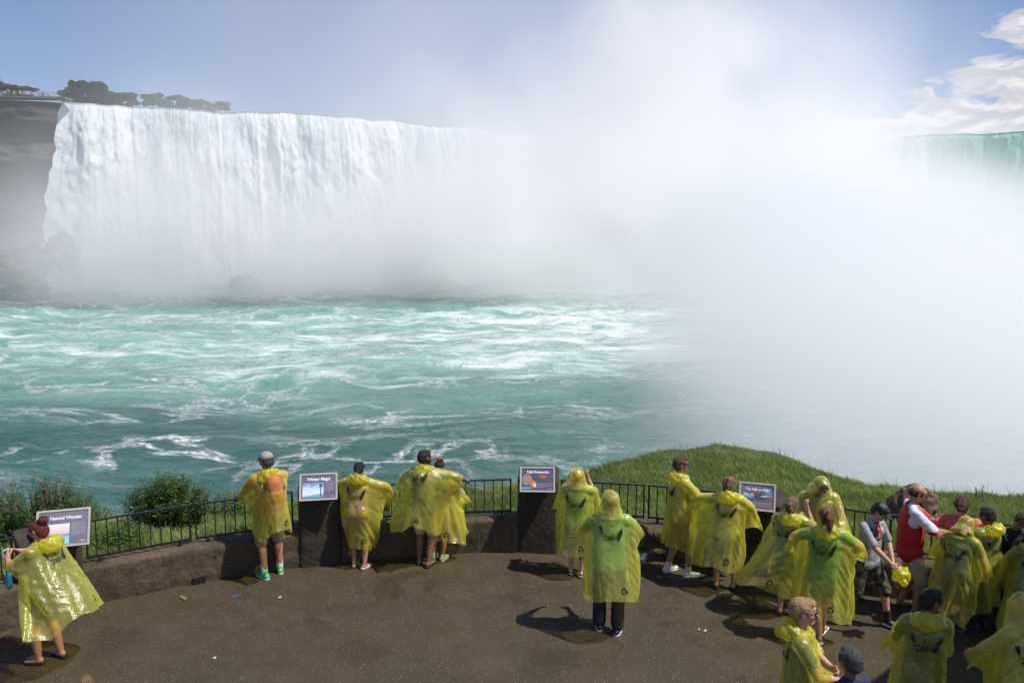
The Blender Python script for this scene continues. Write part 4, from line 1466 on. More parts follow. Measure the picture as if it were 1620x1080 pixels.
for k, (px, u_, h_, lab) in enumerate([(455, .8, .62, 'thin weed stalks beside the man in the cap'), (497, .8, .60, 'tall weed stalks behind the winter panel'), (530, .8, .62, 'dense weed stalks at the right corner of the winter panel'), (602, .75, .42, 'weed stalks above the round prohibition sign'),
                                       (385, .8, .38, 'pale weeds on the bank left of the man in the cap'), (110, .95, .42, 'wispy weed against the water above the first panel'), (820, .6, .3, 'small weed left of the fireworks panel'), (1590, .9, .32, 'weed tuft on the bank skyline at the far right')]):
    leafy('weed', on_bank(px, u_), 9, h_, .12, .06, LEAF2, lab, 'weed', 20 + k, leaves=18, up=.8)

# boulder on the bank
def boulder(name, loc, r, seed, mat, label, amp=.3, det=44, parent=None, flat=.0):
    n, m = det, det * 2
    th = np.linspace(0, np.pi, n)[:, None]
    ph = np.linspace(0, 2 * np.pi, m, endpoint=False)[None]
    x, y, z = np.sin(th) * np.cos(ph), np.sin(th) * np.sin(ph), np.cos(th) + 0 * ph
    d = 1 + amp * fbm(x * 1.5 + seed, y * 1.5, z * 1.5, seed, 5, .55) + amp * .35 * (1 - 2 * np.abs(vn(x * 3, y * 3, z * 3, seed + 3)))
    P = np.stack([x * d * r[0], y * d * r[1], z * d * r[2]], -1)
    o = link(name, grid_mesh(name, P, wrap=True), parent, mat, loc)
    if label:
        tag(o, label, 'rock')
    return o
BROWN = rock_mat('brown_rock', (.10, .062, .038), (.21, .145, .095), 1.2)
bx_ = on_bank(1482, .45)
boulder('boulder', (bx_[0], bx_[1], bx_[2] + .20), (.36, .28, .40), 9, BROWN, 'rough brown boulder on the grass behind the man in red', .22)

# ------------------------------------------------------------------ piers with tilted panels
def ss(p, uax, vax, x, y):
    return p + uax * x + vax * y
def flatmat(name, col, rough=.4, var=.06):
    return M('ink_' + name, col, rough, var, 8)
def quad_on(V, Fc, o, U, W, N, x0, y0, x1, y1, lift):
    k = len(V)
    for x, y in ((x0, y0), (x1, y0), (x1, y1), (x0, y1)):
        V.append(o + U * x + W * y + N * lift)
    Fc.append((k, k + 1, k + 2, k + 3))
def text_mesh(body, size, bold=.012):
    c = bpy.data.curves.new('t', 'FONT')
    c.body = body
    c.size = size
    c.align_x = 'CENTER'
    c.offset = bold * size
    c.resolution_u = 3
    o = bpy.data.objects.new('t', c)
    COL.objects.link(o)
    me = bpy.data.meshes.new_from_object(o.evaluated_get(bpy.context.evaluated_depsgraph_get()))
    bpy.data.objects.remove(o)
    return me
def picture_mat(name, fn):
    """printed picture: procedural colour over the panel's own coordinates"""
    t = NT(name)
    uv = t.n('ShaderNodeUVMap').outputs[0]
    u_, v_, _ = t.xyz(uv)
    c = fn(t, uv, u_, v_)
    return t.done(t.pbr(c, .35))
def pic_day(t, uv, u_, v_):
    c = t.mix(t.ramp(v_, .42, .95), (.62, .46, .42), (.70, .66, .66))
    hz = t.math('ADD', v_, t.math('MULTIPLY', t.noise(uv, 4.0, 3), .06))
    c = t.mix(t.ramp(hz, .56, .50), c, (.20, .27, .42))
    return t.mix(t.ramp(t.math('ADD', hz, t.math('MULTIPLY', t.noise(uv, 5.0, 4), .15)), .56, .40), c, (.26, .55, .70))
def pic_winter(t, uv, u_, v_):
    n = t.noise(uv, 3.2, 5, .6, .5)
    c = t.mix(t.ramp(t.math('ADD', v_, t.math('MULTIPLY', t.math('SUBTRACT', n, .5), 1.1)), .55, .95), (.52, .66, .74), (.17, .30, .52))
    c = t.mix(t.math('MULTIPLY', t.ramp(v_, .5, .42), t.ramp(n, .4, .6)), c, (.70, .78, .80))
    c = t.mix(t.ramp(t.math('ADD', v_, t.math('MULTIPLY', u_, -.15)), .16, .04), c, (.12, .36, .48))
    tw = t.math('MULTIPLY', t.ramp(t.math('ABSOLUTE', t.math('SUBTRACT', u_, .86)), .035, .02), t.ramp(v_, .92, .85))
    top = t.math('MULTIPLY', t.ramp(t.math('ABSOLUTE', t.math('SUBTRACT', u_, .86)), .08, .06), t.ramp(t.math('ABSOLUTE', t.math('SUBTRACT', v_, .80)), .14, .11))
    return t.mix(t.math('MAXIMUM', tw, top), c, (.06, .12, .17))
def pic_fire(t, uv, u_, v_):
    n = t.noise(uv, 5.0, 4, .6, 1)
    def spot(x, y, r0, r1):
        d = t.math('SQRT', t.math('ADD', t.math('POWER', t.math('SUBTRACT', u_, x), 2.0), t.math('POWER', t.math('SUBTRACT', v_, y), 2.0)))
        return t.ramp(t.math('ADD', d, t.math('MULTIPLY', t.math('SUBTRACT', n, .5), .25)), r0, r1, 1, 0)
    c = t.mix(n, (.05, .06, .09), (.10, .10, .12))
    c = t.mix(spot(.35, .62, .28, .44), c, (.30, .22, .24))
    c = t.mix(spot(.5, .52, .08, .26), c, (.50, .15, .12))
    c = t.mix(spot(.85, .30, .08, .30), c, (.80, .30, .08))
    c = t.mix(spot(.93, .22, .02, .16), c, (.90, .72, .42))
    return t.mix(t.math('MULTIPLY', t.ramp(v_, .14, .10), t.ramp(u_, .72, .62)), c, (.08, .40, .62))
def pic_fire2(t, uv, u_, v_):
    n = t.noise(uv, 5.0, 4, .6, 1)
    d = t.math('SQRT', t.math('ADD', t.math('POWER', t.math('SUBTRACT', u_, .42), 2.0), t.math('POWER', t.math('SUBTRACT', v_, .85), 2.0)))
    c = t.mix(t.ramp(n, .3, .7), (.04, .07, .06), (.13, .12, .13))
    return t.mix(t.ramp(d, .12, .32, 1, 0), c, (.55, .12, .10))
def pic_night(t, uv, u_, v_):
    n = t.noise(uv, 6.0, 5, .6, .6)
    def spot(x, y, rx, ry, r0=.5, r1=1.1):
        a = t.math('DIVIDE', t.math('SUBTRACT', u_, x), rx)
        b2 = t.math('DIVIDE', t.math('ADD', t.math('SUBTRACT', v_, y), t.math('MULTIPLY', t.math('SUBTRACT', u_, x), .35 if x < .5 else -.1)), ry)
        d = t.math('SQRT', t.math('ADD', t.math('MULTIPLY', a, a), t.math('MULTIPLY', b2, b2)))
        return t.ramp(t.math('ADD', d, t.math('MULTIPLY', t.math('SUBTRACT', n, .5), .7)), r0, r1, 1, 0)
    c = t.mix(t.ramp(v_, .35, .95), (.16, .11, .13), (.22, .15, .22))
    c = t.mix(t.ramp(n, .42, .6), c, (.07, .10, .20))
    c = t.mix(spot(.5, .5, .5, .16), c, (.05, .08, .10))
    c = t.mix(spot(.22, .53, .20, .10), c, (.10, .42, .52))
    c = t.mix(spot(.18, .58, .10, .05), c, (.50, .62, .52))
    c = t.mix(spot(.34, .58, .07, .06), c, (.55, .32, .30))
    c = t.mix(spot(.74, .54, .17, .05), c, (.46, .46, .20))
    c = t.mix(spot(.90, .54, .07, .03), c, (.50, .18, .18))
    c = t.mix(spot(.83, .66, .12, .08), c, (.12, .25, .45))
    return t.mix(t.math('MULTIPLY', t.ramp(v_, .32, .1), t.ramp(n, .5, .65)), c, (.24, .13, .06))
PURPLE = {0: (.165, .150, .200), 1: (.135, .115, .190), 2: (.105, .080, .180), 3: (.12, .09, .15)}
FRAME = M('panel_frame', (.40, .37, .32), .4, .1)
WHITEINK = flatmat('white', (.85, .85, .84))
PALEINK = flatmat('pale', (.42, .40, .48))
def panel(px0, px1, topz, cz, title, kind, face, label, Wd=.60, Hp=.46, tilt=38, boardpx=None, depth=.46):
    px = (px0 + px1) / 2
    p, tn, nn = along(px, .5, 0.0)
    d0 = 2.0
    T, N = V3(tn[0], tn[1], 0), V3(nn[0], nn[1], 0)
    c0 = V3(p[0], p[1], 0)
    wpx = np.linalg.norm(along(px1, .5, 0)[0] - along(px0, .5, 0)[0])
    root = empty('information_panel', tuple(c0))
    root['label'] = label
    root['category'] = 'sign'
    C0 = V3(0, 0, 0)
    # pier: slightly battered, sloping top, rounded corners
    n = 26
    hw = wpx / 2
    rows = []
    zs = np.concatenate([np.linspace(-.05, topz - .02, 30), [topz - .005, topz, topz]])
    for k, z in enumerate(zs):
        sh = 1 if k < 31 else (.93 if k == 31 else .0)
        ring = []
        for a in np.linspace(0, 2 * math.pi, 64, endpoint=False):
            ca, sa = math.cos(a), math.sin(a)
            e = .22
            x = hw * np.sign(ca) * abs(ca) ** e
            y = depth / 2 * np.sign(sa) * abs(sa) ** e
            x, y = x * sh * (1 + .03 * (1 - z / topz)), y * sh
            slope = -.16 * (y / (depth / 2)) * -1 if k >= 29 else 0
            q3 = V3(*C0) + T * x + N * (y + depth / 2 - .05) + V3(0, 0, z + (slope * .35 if k >= 29 else 0))
            ring.append(q3)
        rows.append(ring)
    P = np.array(rows)
    nz = fbm(P[..., 0] * 6 + 9 * kind, P[..., 1] * 6, P[..., 2] * 6, 3, 4) * .012
    cen = P.mean(axis=1, keepdims=True)
    dr = P - cen
    dr[..., 2] = 0
    P = P + dr / (np.linalg.norm(dr, axis=2, keepdims=True) + 1e-6) * nz[..., None]
    link('pier', grid_mesh('pier', P, wrap=True), root, PIER)
    # board
    fa = R(face)
    U = V3(math.cos(fa), math.sin(fa), 0)                         # along the board, left to right
    Bk_ = V3(-math.sin(fa), math.cos(fa), 0)
    Wv = Bk_ * math.sin(R(90 - tilt)) * 0 + Bk_ * math.sin(R(tilt)) + V3(0, 0, 1) * math.cos(R(tilt))
    Nn = np.cross(U, Wv)                                          # out of the board
    cb = V3(0, 0, cz) + N * (depth / 2 - .32)
    if boardpx:
        dd = at(boardpx, 600, 0)
        tgt = V3(dd[0] / dd[1] * (c0 + cb)[1], (c0 + cb)[1], 0)
        cb = cb + V3(tgt[0] - (c0 + cb)[0], 0, 0)
    board = boxes('board', [(cb - Nn * .014, U * Wd / 2, Wv * Hp / 2, Nn * .011)], root, M('board_core', (.05, .045, .05), .5))
    fw = .013
    boxes('frame', [(cb + Wv * s * (Hp / 2 - fw) , U * (Wd / 2), Wv * fw, Nn * .009) for s in (-1, 1)] +
          [(cb + U * s * (Wd / 2 - fw), U * fw, Wv * (Hp / 2 - 2 * fw), Nn * .009) for s in (-1, 1)], board, FRAME)
    W2, H2 = Wd / 2 - 2 * fw, Hp / 2 - 2 * fw
    def rect(name, x0, y0, x1, y1, mat, lift):
        V, Fc = [], []
        quad_on(V, Fc, cb, U, Wv, Nn, x0 * W2, y0 * H2, x1 * W2, y1 * H2, lift)
        me = raw_mesh(name, V, Fc)
        l = me.uv_layers.new(name='UVMap')
        for i, c in enumerate(((0, 0), (1, 0), (1, 1), (0, 1))):
            l.data[i].uv = c
        return link(name, me, board, mat)
    if kind == 3:
        rect('printed_face', -1, -1, 1, 1, picture_mat('night_print', pic_night), -.001)
    else:
        rect('printed_face', -1, -1, 1, 1, flatmat('purple%d' % kind, PURPLE[kind], .35, .12), -.001)
    if kind == 0:
        rect('printed_picture', -.94, -.96, .26, .26, picture_mat('day_print', pic_day), .001)
    if kind == 1:
        rect('printed_picture', -.92, -.90, .30, .36, picture_mat('winter_print', pic_winter), .001)
    if kind == 2:
        rect('printed_picture', -.96, -.86, -.08, .50, picture_mat('fire_print', pic_fire), .001)
        rect('small_picture', -.02, -.22, .94, .36, picture_mat('fire_print_small', pic_fire2), .001)
    tm = text_mesh(title, .098 if len(title) > 15 else .105, .022)
    xs = [v.co.x for v in tm.vertices]
    wtxt = max(xs) - min(xs)
    k = min(1.0, (2 * W2 * (.74 if len(title) > 15 else .68)) / wtxt)
    ty = {0: .52, 1: .52, 2: .56, 3: .50}[kind]
    for v in tm.vertices:
        q3 = cb + U * (v.co.x * k + .02 * W2) + Wv * (v.co.y * k * 1.1 + ty * H2) + Nn * .0025
        v.co = q3
    link('title_lettering', tm, board, WHITEINK)
    # lines of small print
    r = random.Random(kind + 3)
    V, Fc = [], []
    if kind < 3:
        x0, x1, y0, y1, nl = {0: (.34, .90, .28, -.45, 11), 1: (.36, .93, .34, -.40, 10), 2: (-.02, .94, -.32, -.70, 5)}[kind]
        for i in range(nl):
            y = y0 + (y1 - y0) * i / (nl - 1)
            x = x0
            while x < x1 - .04:
                wl = r.uniform(.03, .13)
                xe = min(x + wl, x1 if i < nl - 1 else x0 + (x1 - x0) * .6)
                if xe <= x:
                    break
                quad_on(V, Fc, cb, U, Wv, Nn, x * W2, (y - .012) * H2, xe * W2, (y + .014) * H2, .0025)
                x = xe + .018
        rect('corner_mark', .70, -.86, .90, -.80, PALEINK, .0025)
    else:
        for i in range(5):
            y = -.45 - i * .075
            x = -.85 + .1 * i
            while x < .85:
                xe = x + r.uniform(.03, .12)
                quad_on(V, Fc, cb, U, Wv, Nn, x * W2, (y - .012) * H2, xe * W2, (y + .012) * H2, .0025)
                x = xe + .02
    link('small_print', raw_mesh('small_print', V, Fc), board, PALEINK)
    return root
panel(36, 134, 1.06, 1.20, 'A Natural Wonder', 0, 17, 'stone pier with a tilted panel titled A Natural Wonder', Wd=.62, Hp=.48, tilt=32, boardpx=81)
panel(474, 540, 1.08, 1.23, 'Winter Magic', 1, 9, 'stone pier with a tilted panel titled Winter Magic', Wd=.54, Hp=.40, tilt=32, boardpx=498)
panel(819, 882, 1.20, 1.19, 'Falls Fireworks', 2, -2, 'stone pier with a tilted panel titled Falls Fireworks', Wd=.53, Hp=.39, tilt=32, boardpx=851)
panel(1168, 1234, 1.12, 1.19, 'The Falls at Night', 3, -17, 'stone pier with a tilted panel titled The Falls at Night', Wd=.50, Hp=.40, tilt=32, boardpx=1206)

# ------------------------------------------------------------------ railings on the wall
STEEL = M('black_railing_paint', (.012, .012, .012), .38, .3, 20, .002, 90)
def railing(px0, px1, label, nb=None):
    a, b_ = along(px0, .8, .2)[0], along(px1, .8, .2)[0]
    A, B = V3(a[0], a[1], WH), V3(b_[0], b_[1], WH)
    mid = (A + B) / 2
    root = empty('railing', tuple(mid))
    tag(root, label, 'railing', 'railing sections along the parapet')
    A, B = A - mid, B - mid
    d = B - A
    L = np.linalg.norm(d)
    u = d / L
    s = V3(-u[1], u[0], 0)
    Z = V3(0, 0, 1)
    lo, hi = .075, .575
    lst = [((A + B) / 2 + Z * hi, u * L / 2, s * .022, Z * .011), ((A + B) / 2 + Z * (lo), u * (L / 2 - .026), s * .011, Z * .016)]
    for e, k in ((A, 1), (B, -1)):
        lst.append((e + u * k * .014 + Z * ((lo + hi) / 2 - .007), u * .012, s * .020, Z * (hi - lo + .03) / 2))
    boxes('rail_frame', lst, root, STEEL, .003)
    for t_ in (.12, .88):
        boxes('foot', [(A + d * t_ + Z * .025, u * .018, s * .024, Z * .0345), (A + d * t_ + Z * .004, u * .04, s * .04, Z * .008)], root, STEEL, .003)
    n = nb or max(3, int(round(L / .135)))
    for i in range(1, n):
        boxes('baluster', [(A + d * i / n + Z * ((lo + hi) / 2 + .0025), u * .0075, s * .0075, Z * ((hi - lo) / 2 - .0145))], root, STEEL)
    return root
railing(-210, -112, 'railing section beyond the left edge of the picture')
railing(-106, 22, 'short railing section at the left edge before the first panel')
railing(135, 302, 'railing section in front of the round bush')
railing(308, 464, 'railing section left of the man in the cap')
railing(549, 674, 'railing section carrying the small prohibition sign')
railing(679, 809, 'railing section left of the fireworks panel')
railing(887, 1020, 'railing section right of the fireworks panel')
railing(1025, 1160, 'railing section behind the man in white sneakers')
railing(1242, 1400, 'railing section behind the boy in the grey shirt')
railing(1406, 1560, 'railing section in front of the brown boulder')
railing(1566, 1740, 'railing section at the right edge of the picture')

# small no-climbing sign wired to the railing
def no_sign():
    p, tn, nn = along(606, .8, .165)
    T, N, Z = V3(tn[0], tn[1], 0), V3(nn[0], nn[1], 0), V3(0, 0, 1)
    root = empty('prohibition_sign', (p[0], p[1], .80))
    tag(root, 'small faded plate with a red barred circle fixed to the railing', 'sign')
    boxes('plate', [(V3(0, 0, .02), T * .105, N * .002, Z * .135)], root, M('faded_plate', (.30, .26, .20), .6, .25, 12), .001)
    V, Fc = [], []
    c = V3(0, 0, .045) - N * .0045
    n = 40
    for k in range(n):
        a = 2 * math.pi * k / n
        for r_ in (.058, .080):
            V.append(c + T * math.cos(a) * r_ + Z * math.sin(a) * r_)
    for k in range(n):
        k2 = (k + 1) % n
        Fc.append((2 * k, 2 * k + 1, 2 * k2 + 1, 2 * k2))
    o = len(V)
    for a, b_ in ((-.062, .008), (.062, .008)):
        for s in (-1, 1):
            V.append(c - N * .001 + T * (a * .75 + s * .007) + Z * (-a * .75 + s * .007))
    Fc.append((o, o + 1, o + 3, o + 2))
    link('red_ring', raw_mesh('red_ring', V, Fc), root, M('faded_red', (.28, .035, .02), .6))
    B = ([], [])
    boxm(B, c + V3(0, 0, .005) + N * .001, T * .012, N * .0012, Z * .03)
    boxm(B, c + T * .018 + V3(0, 0, -.02) + N * .001, T * .02, N * .0012, Z * .007)
    boxm(B, c + T * -.01 + V3(0, 0, .045) + N * .001, T * .009, N * .0012, Z * .009)
    boxm(B, V3(0, 0, -.075) - N * .004, T * .075, N * .0012, Z * .006)
    boxm(B, V3(0, 0, -.093) - N * .004, T * .055, N * .0012, Z * .005)
    link('black_figure', raw_mesh('black_figure', *B), root, BLACKP)
no_sign()

# ---- small things on the floor
def scrap(px, py, size, mat, label, name='litter', seed=1, cat='litter', thick=.012):
    r = random.Random(seed)
    c = at(px, py, 0)
    n = 9
    P = np.zeros((n, n, 3))
    for i in range(n):
        for j in range(n):
            P[i, j] = ((i / (n - 1) - .5) * size[0], (j / (n - 1) - .5) * size[1], .008 + thick * abs(vn(i * .6, j * .6, 0, seed)))
    o = link(name, grid_mesh(name, P), None, mat, tuple(c))
    o.rotation_euler.z = r.uniform(0, 3)
    tag(o, label, cat)
    return o
scrap(373, 943, (.14, .07), M('blue_film', (.04, .08, .22), .3), 'blue plastic scrap on the paving near the left wall', seed=4)
scrap(392, 935, (.05, .03), M('blue_film', (.04, .08, .22), .3), 'tiny blue scrap beside the larger blue scrap', seed=5)
scrap(290, 946, (.16, .05), M('leaf_litter', (.12, .20, .05), .6), 'fallen green leaf on the paving below the drain', 'fallen_leaf', 6, 'leaf')
scrap(443, 945, (.05, .03), M('paper', (.6, .58, .5), .7), 'pale paper scrap on the paving below the green sneakers', seed=7)
scrap(1116, 998, (.05, .02), M('paper', (.6, .58, .5), .7), 'white cigarette end on the paving right of centre', 'cigarette_end', 8)
scrap(1106, 996, (.03, .02), M('paper', (.6, .58, .5), .7), 'white crumb beside the cigarette end', 'paper_crumb', 9)
scrap(340, 1041, (.03, .03), M('paper', (.6, .58, .5), .7), 'single white speck of paper in the left foreground', 'paper_crumb', 10)
c = at(1017, 884, 0)
boxes('concrete_block', [(V3(0, 0, .055), V3(.07, 0, 0), V3(0, .04, 0), V3(0, 0, .055))], None, M('pale_block', (.30, .32, .34), .8), .006).location = (c.x, c.y, 0)
tag(bpy.data.objects['concrete_block'], 'small pale grey block at the foot of the wall by white sneakers', 'block')

# made-up roof out of view on the right, added to shade the crowd there
def added_shade_roof():
    root = empty('added_shade_roof', (5.4, 6.65, 0), R(40.8))
    tag(root, 'flat timber roof on posts added out of view to cast shade', 'added_shade_roof')
    wood = M('weathered_timber', (.12, .085, .055), .85, .3, 5, .01)
    boxes('roof', [((3, -2, 4.25), (3, 0, 0), (0, 2, 0), (0, 0, .07))], root, wood, .01)
    boxes('fascia', [((3, -2 + s * 2.03, 4.22), (3.06, 0, 0), (0, .025, 0), (0, 0, .14)) for s in (-1, 1)], root, wood, .004)
    for sx in (0, 1):
        for sy in (-1, 1):
            boxes('post', [((.35 + sx * 5.3, -3.6 if sy < 0 else -.9, 2.08), (.07, 0, 0), (0, .07, 0), (0, 0, 2.09))], root, wood, .006)
added_shade_roof()
# ------------------------------------------------------------------ the far bank above the brink: promenade, visitors, trees
def far_at(px, py, Y):
    d = ray(px, py)
    k = Y / d.y
    return Vector((d.x * k, Y, CZ + d.z * k))
def promenade():
    B = ([], [])
    a, b_ = V3(-236, 222, LZ + .4), V3(-122, 232, LZ + .4)
    root = empty('promenade_railing', tuple(a))
    tag(root, 'pale railing of the lookout on top of the far left cliff', 'railing')
    d = b_ - a
    L = np.linalg.norm(d)
    u = d / L
    s = V3(-u[1], u[0], 0)
    Z = V3(0, 0, 1)
    boxes('top_rail', [(d / 2 + Z * 1.15, u * L / 2, s * .06, Z * .06)], root, M('far_rail', (.3, .3, .3), .6))
    boxes('mid_rail', [(d / 2 + Z * .6, u * L / 2, s * .04, Z * .04)], root, M('far_rail', (.3, .3, .3), .6))
    n = 57
    for i in range(n):
        boxes('rail_post', [(d * (i + .5) / n + Z * .55, u * .05, s * .035, Z * .54)], root, M('far_rail', (.3, .3, .3), .6))
    boxes('lookout_slab', [(d / 2 - s * -1.8 + V3(0, 0, -.15), u * L / 2, s * 2.6, Z * .2)], root, M('far_slab', (.16, .15, .14), .8))
    # one small figure and its copies
    cols = [(.5, .5, .52), (.45, .10, .08), (.12, .18, .35), (.6, .42, .30), (.55, .55, .5), (.5, .35, .38), (.10, .10, .12), (.62, .60, .20)]
    protos = []
    for k, c in enumerate(cols):
        B_ = Blob()
        B_.cone((-.1, 0, .1), (-.09, 0, .85), .07, .10).cone((.1, 0, .1), (.09, 0, .85), .07, .10).cone((0, 0, .9), (0, 0, 1.3), .16, .19)
        B_.cone((-.2, 0, 1.38), (-.26, .08, .85), .06, .05).cone((.2, 0, 1.38), (.26, .08, .85), .06, .05).cone((0, 0, 1.35), (0, 0, 1.55), .08).ell((0, 0, 1.66), (.1, .12, .13))
        o = B_.build('person', .05, 1, None, [M('far_cloth%d' % k, c, .8), SKIN['fair'], M('far_trousers', (.06, .07, .10), .9), M('far_hair', (.06, .04, .03), .9)])
        for p in o.data.polygons:
            z = p.center[2]
            p.material_index = 2 if z < .82 else (0 if z < 1.45 else (3 if z > 1.68 else 1))
        protos.append(o)
    r = random.Random(5)
    spots = sorted(r.uniform(.03, .97) for _ in range(62))
    for i, f in enumerate(spots):
        src = protos[i % len(cols)] if i < len(cols) else protos[r.randrange(len(cols))]
        o = src if i < len(cols) else src.copy()
        if i >= len(cols):
            COL.objects.link(o)
        q = a + d * f + s * r.uniform(.5, 2.6) + Z * .06
        o.location = tuple(q)
        o.rotation_euler = (0, 0, r.uniform(0, 6.28))
        k = r.uniform(.92, 1.08)
        o.scale = (k, k, k)
        tag(o, 'tiny distant visitor standing at the railing on the far left cliff', 'person', 'distant visitors on the far lookout')
    l = empty('street_lamp', tuple(a + d * (1 - .155) + s * 1.6))
    tag(l, 'dark lamp post among the distant visitors on the far cliff', 'lamp')
    link('pole', raw_mesh('pole', *cone_pts((0, 0, 0), (0, 0, 4.6), .12, .07)), l, M('lamp_iron', (.03, .03, .035), .5))
    link('lamp_head', raw_mesh('lamp_head', *ell_pts((-.25, 0, 4.8), (.5, .28, .22))), l, M('lamp_iron', (.03, .03, .035), .5))
promenade()

BARK = M('bark', (.07, .05, .035), .9, .3, 3, .05, 8)
CROWNS = [leaf_mat('crown_dark', (.014, .034, .012), (.035, .07, .022), .2), leaf_mat('crown_olive', (.022, .045, .014), (.06, .095, .03), .2)]
def far_tree(px, base, top, Y, wpx, seed, mat, label, conifer=False):
    r = random.Random(seed)
    nr = np.random.RandomState(seed)
    p0, p1 = far_at(px, base, Y), far_at(px, top, Y)
    h = p1.z - p0.z
    W = wpx * 1.02 / F * Y / 2
    root = empty('tree', (p0.x, Y, p0.z))
    tag(root, label, 'tree', 'trees on the far bank above the brink')
    V, Fc = [], []
    def seg(a, b_, ra, rb):
        o = len(V)
        v, f = cone_pts(a, b_, ra, rb, 7, 2)
        V.extend(v); Fc.extend(tuple(i + o for i in q) for q in f)
    seg((0, 0, -1), (r.uniform(-.3, .3), 0, h * .75), h * .03, h * .008)
    cl = []
    for k in range(15 if not conifer else 14):
        a = r.uniform(0, 6.28)
        z = h * (r.uniform(.10, .85) if not conifer else .2 + .75 * k / 14)
        rr = W * (r.uniform(.35, .85) if not conifer else (1 - z / h) * .8 + .1)
        e = (math.cos(a) * rr, math.sin(a) * rr * .7, z)
        seg((0, 0, z * .65), e, h * .011, h * .004)
        cl.append((e, (W * r.uniform(.26, .42), h * r.uniform(.12, .22))))
    cl.append(((0, 0, h * .80), (W * .42, h * .20)))
    link('trunk', raw_mesh('trunk', V, Fc), root, BARK)
    LV = []
    for (c, (rw, rh)) in cl:
        n = 520
        d = nr.normal(0, 1, (n, 3))
        d /= np.linalg.norm(d, axis=1)[:, None]
        d *= (nr.uniform(.35, 1.05, n) ** .6)[:, None]
        LV.append(np.array(c) + d * np.array([rw, rw, rh]))
    C_ = np.concatenate(LV)
    s = .46 * h / 10
    a1 = nr.normal(0, 1, (len(C_), 3)); a2 = nr.normal(0, 1, (len(C_), 3))
    a1 /= np.linalg.norm(a1, axis=1)[:, None]; a2 /= np.linalg.norm(a2, axis=1)[:, None]
    V4 = np.stack([C_ - a1 * s, C_ - a2 * s * .6, C_ + a1 * s, C_ + a2 * s * .6], 1).reshape(-1, 3)
    q = np.arange(len(V4)).reshape(-1, 4)
    link('crown', raw_mesh('crown', V4, q), root, mat)
TR = [(12, 152, 129, 250, 44, 1, 'rounded tree at the far left end of the cliff top'), (38, 152, 134, 262, 46, 0, 'low tree behind the visitors on the far left cliff'),
      (112, 158, 134, 262, 38, 0, 'tree left of the tallest tree on the far bank'), (133, 160, 122, 266, 44, 0, 'tallest dark tree on the far bank'), (152, 162, 124, 270, 38, 0, 'tall dark tree right of the tallest one'),
      (176, 164, 141, 272, 34, 1, 'low pale tree right of the dark pair'), (203, 166, 143, 275, 40, 0, 'rounded dark tree above the left of the falls'), (243, 168, 145, 280, 36, 0, 'rounded tree with a flat top above the falls'),
      (262, 169, 155, 282, 30, 1, 'low tree between two rounded trees above the falls'), (284, 170, 147, 285, 42, 1, 'broad tree above the falls before the crown line falls away'), (316, 172, 156, 290, 36, 1, 'faint low tree above the falls'),
      (346, 174, 158, 296, 34, 1, 'faintest low tree at the right end of the far trees'), (-40, 150, 118, 255, 80, 0, 'tree beyond the left edge of the picture')]
for k, (px, ba, to, Y, wd, mi, lab) in enumerate(TR):
    far_tree(px, ba + 3, to + (ba - to) * .14, Y, wd, 40 + k, CROWNS[mi], lab)
# scrub strip on the bank behind the brink
r = random.Random(8)
nr = np.random.RandomState(8)
n = 9000
t_ = nr.uniform(0, 1, n)
X = -200 + t_ * 150 + nr.normal(0, 1, n)
Y = 258 + t_ * 36 + nr.uniform(-3, 3, n)
Z = LZ + .3 + np.abs(nr.normal(0, 1, n)) * .6 * (1.15 - t_)
C_ = np.stack([X, Y, Z], 1)
a1 = nr.normal(0, .5, (n, 3)); a2 = nr.normal(0, .4, (n, 3))
V4 = np.stack([C_ - a1, C_ - a2, C_ + a1, C_ + a2], 1).reshape(-1, 3)
tag(link('undergrowth', raw_mesh('undergrowth', V4, np.arange(len(V4)).reshape(-1, 4)), None, CROWNS[0]), 'low scrub along the far bank behind the brink', 'undergrowth', kind='stuff')

WETROCK = rock_mat('wet_rock', (.06, .06, .058), (.13, .13, .125), .3)
for k, (px, py, Y, rr, lab) in enumerate([(98, 386, 222, (3, 2.5, 4.5), 'pointed dark rock in the mist at the left foot of the falls'), (60, 398, 220, (7, 4, 3.2), 'low dark ledge of rock below the pointed rock'),
                                          (40, 452, 200, (5.5, 4, 2.8), 'rounded boulder at the waterline far left'), (10, 412, 214, (8, 5, 4), 'broad dark talus rock at the left edge'),
                                          (385, 440, 222, (3.5, 3, 2.5), 'faint rock in the mist at the foot of the falls left of centre'), (700, 446, 232, (5, 4, 2.6), 'faint rock in the mist near the middle of the picture')]):
    p = far_at(px, py, Y)
    boulder('rock', (p.x, p.y, p.z - rr[2] * .55), rr, 60 + k, WETROCK, lab, .35, 40)
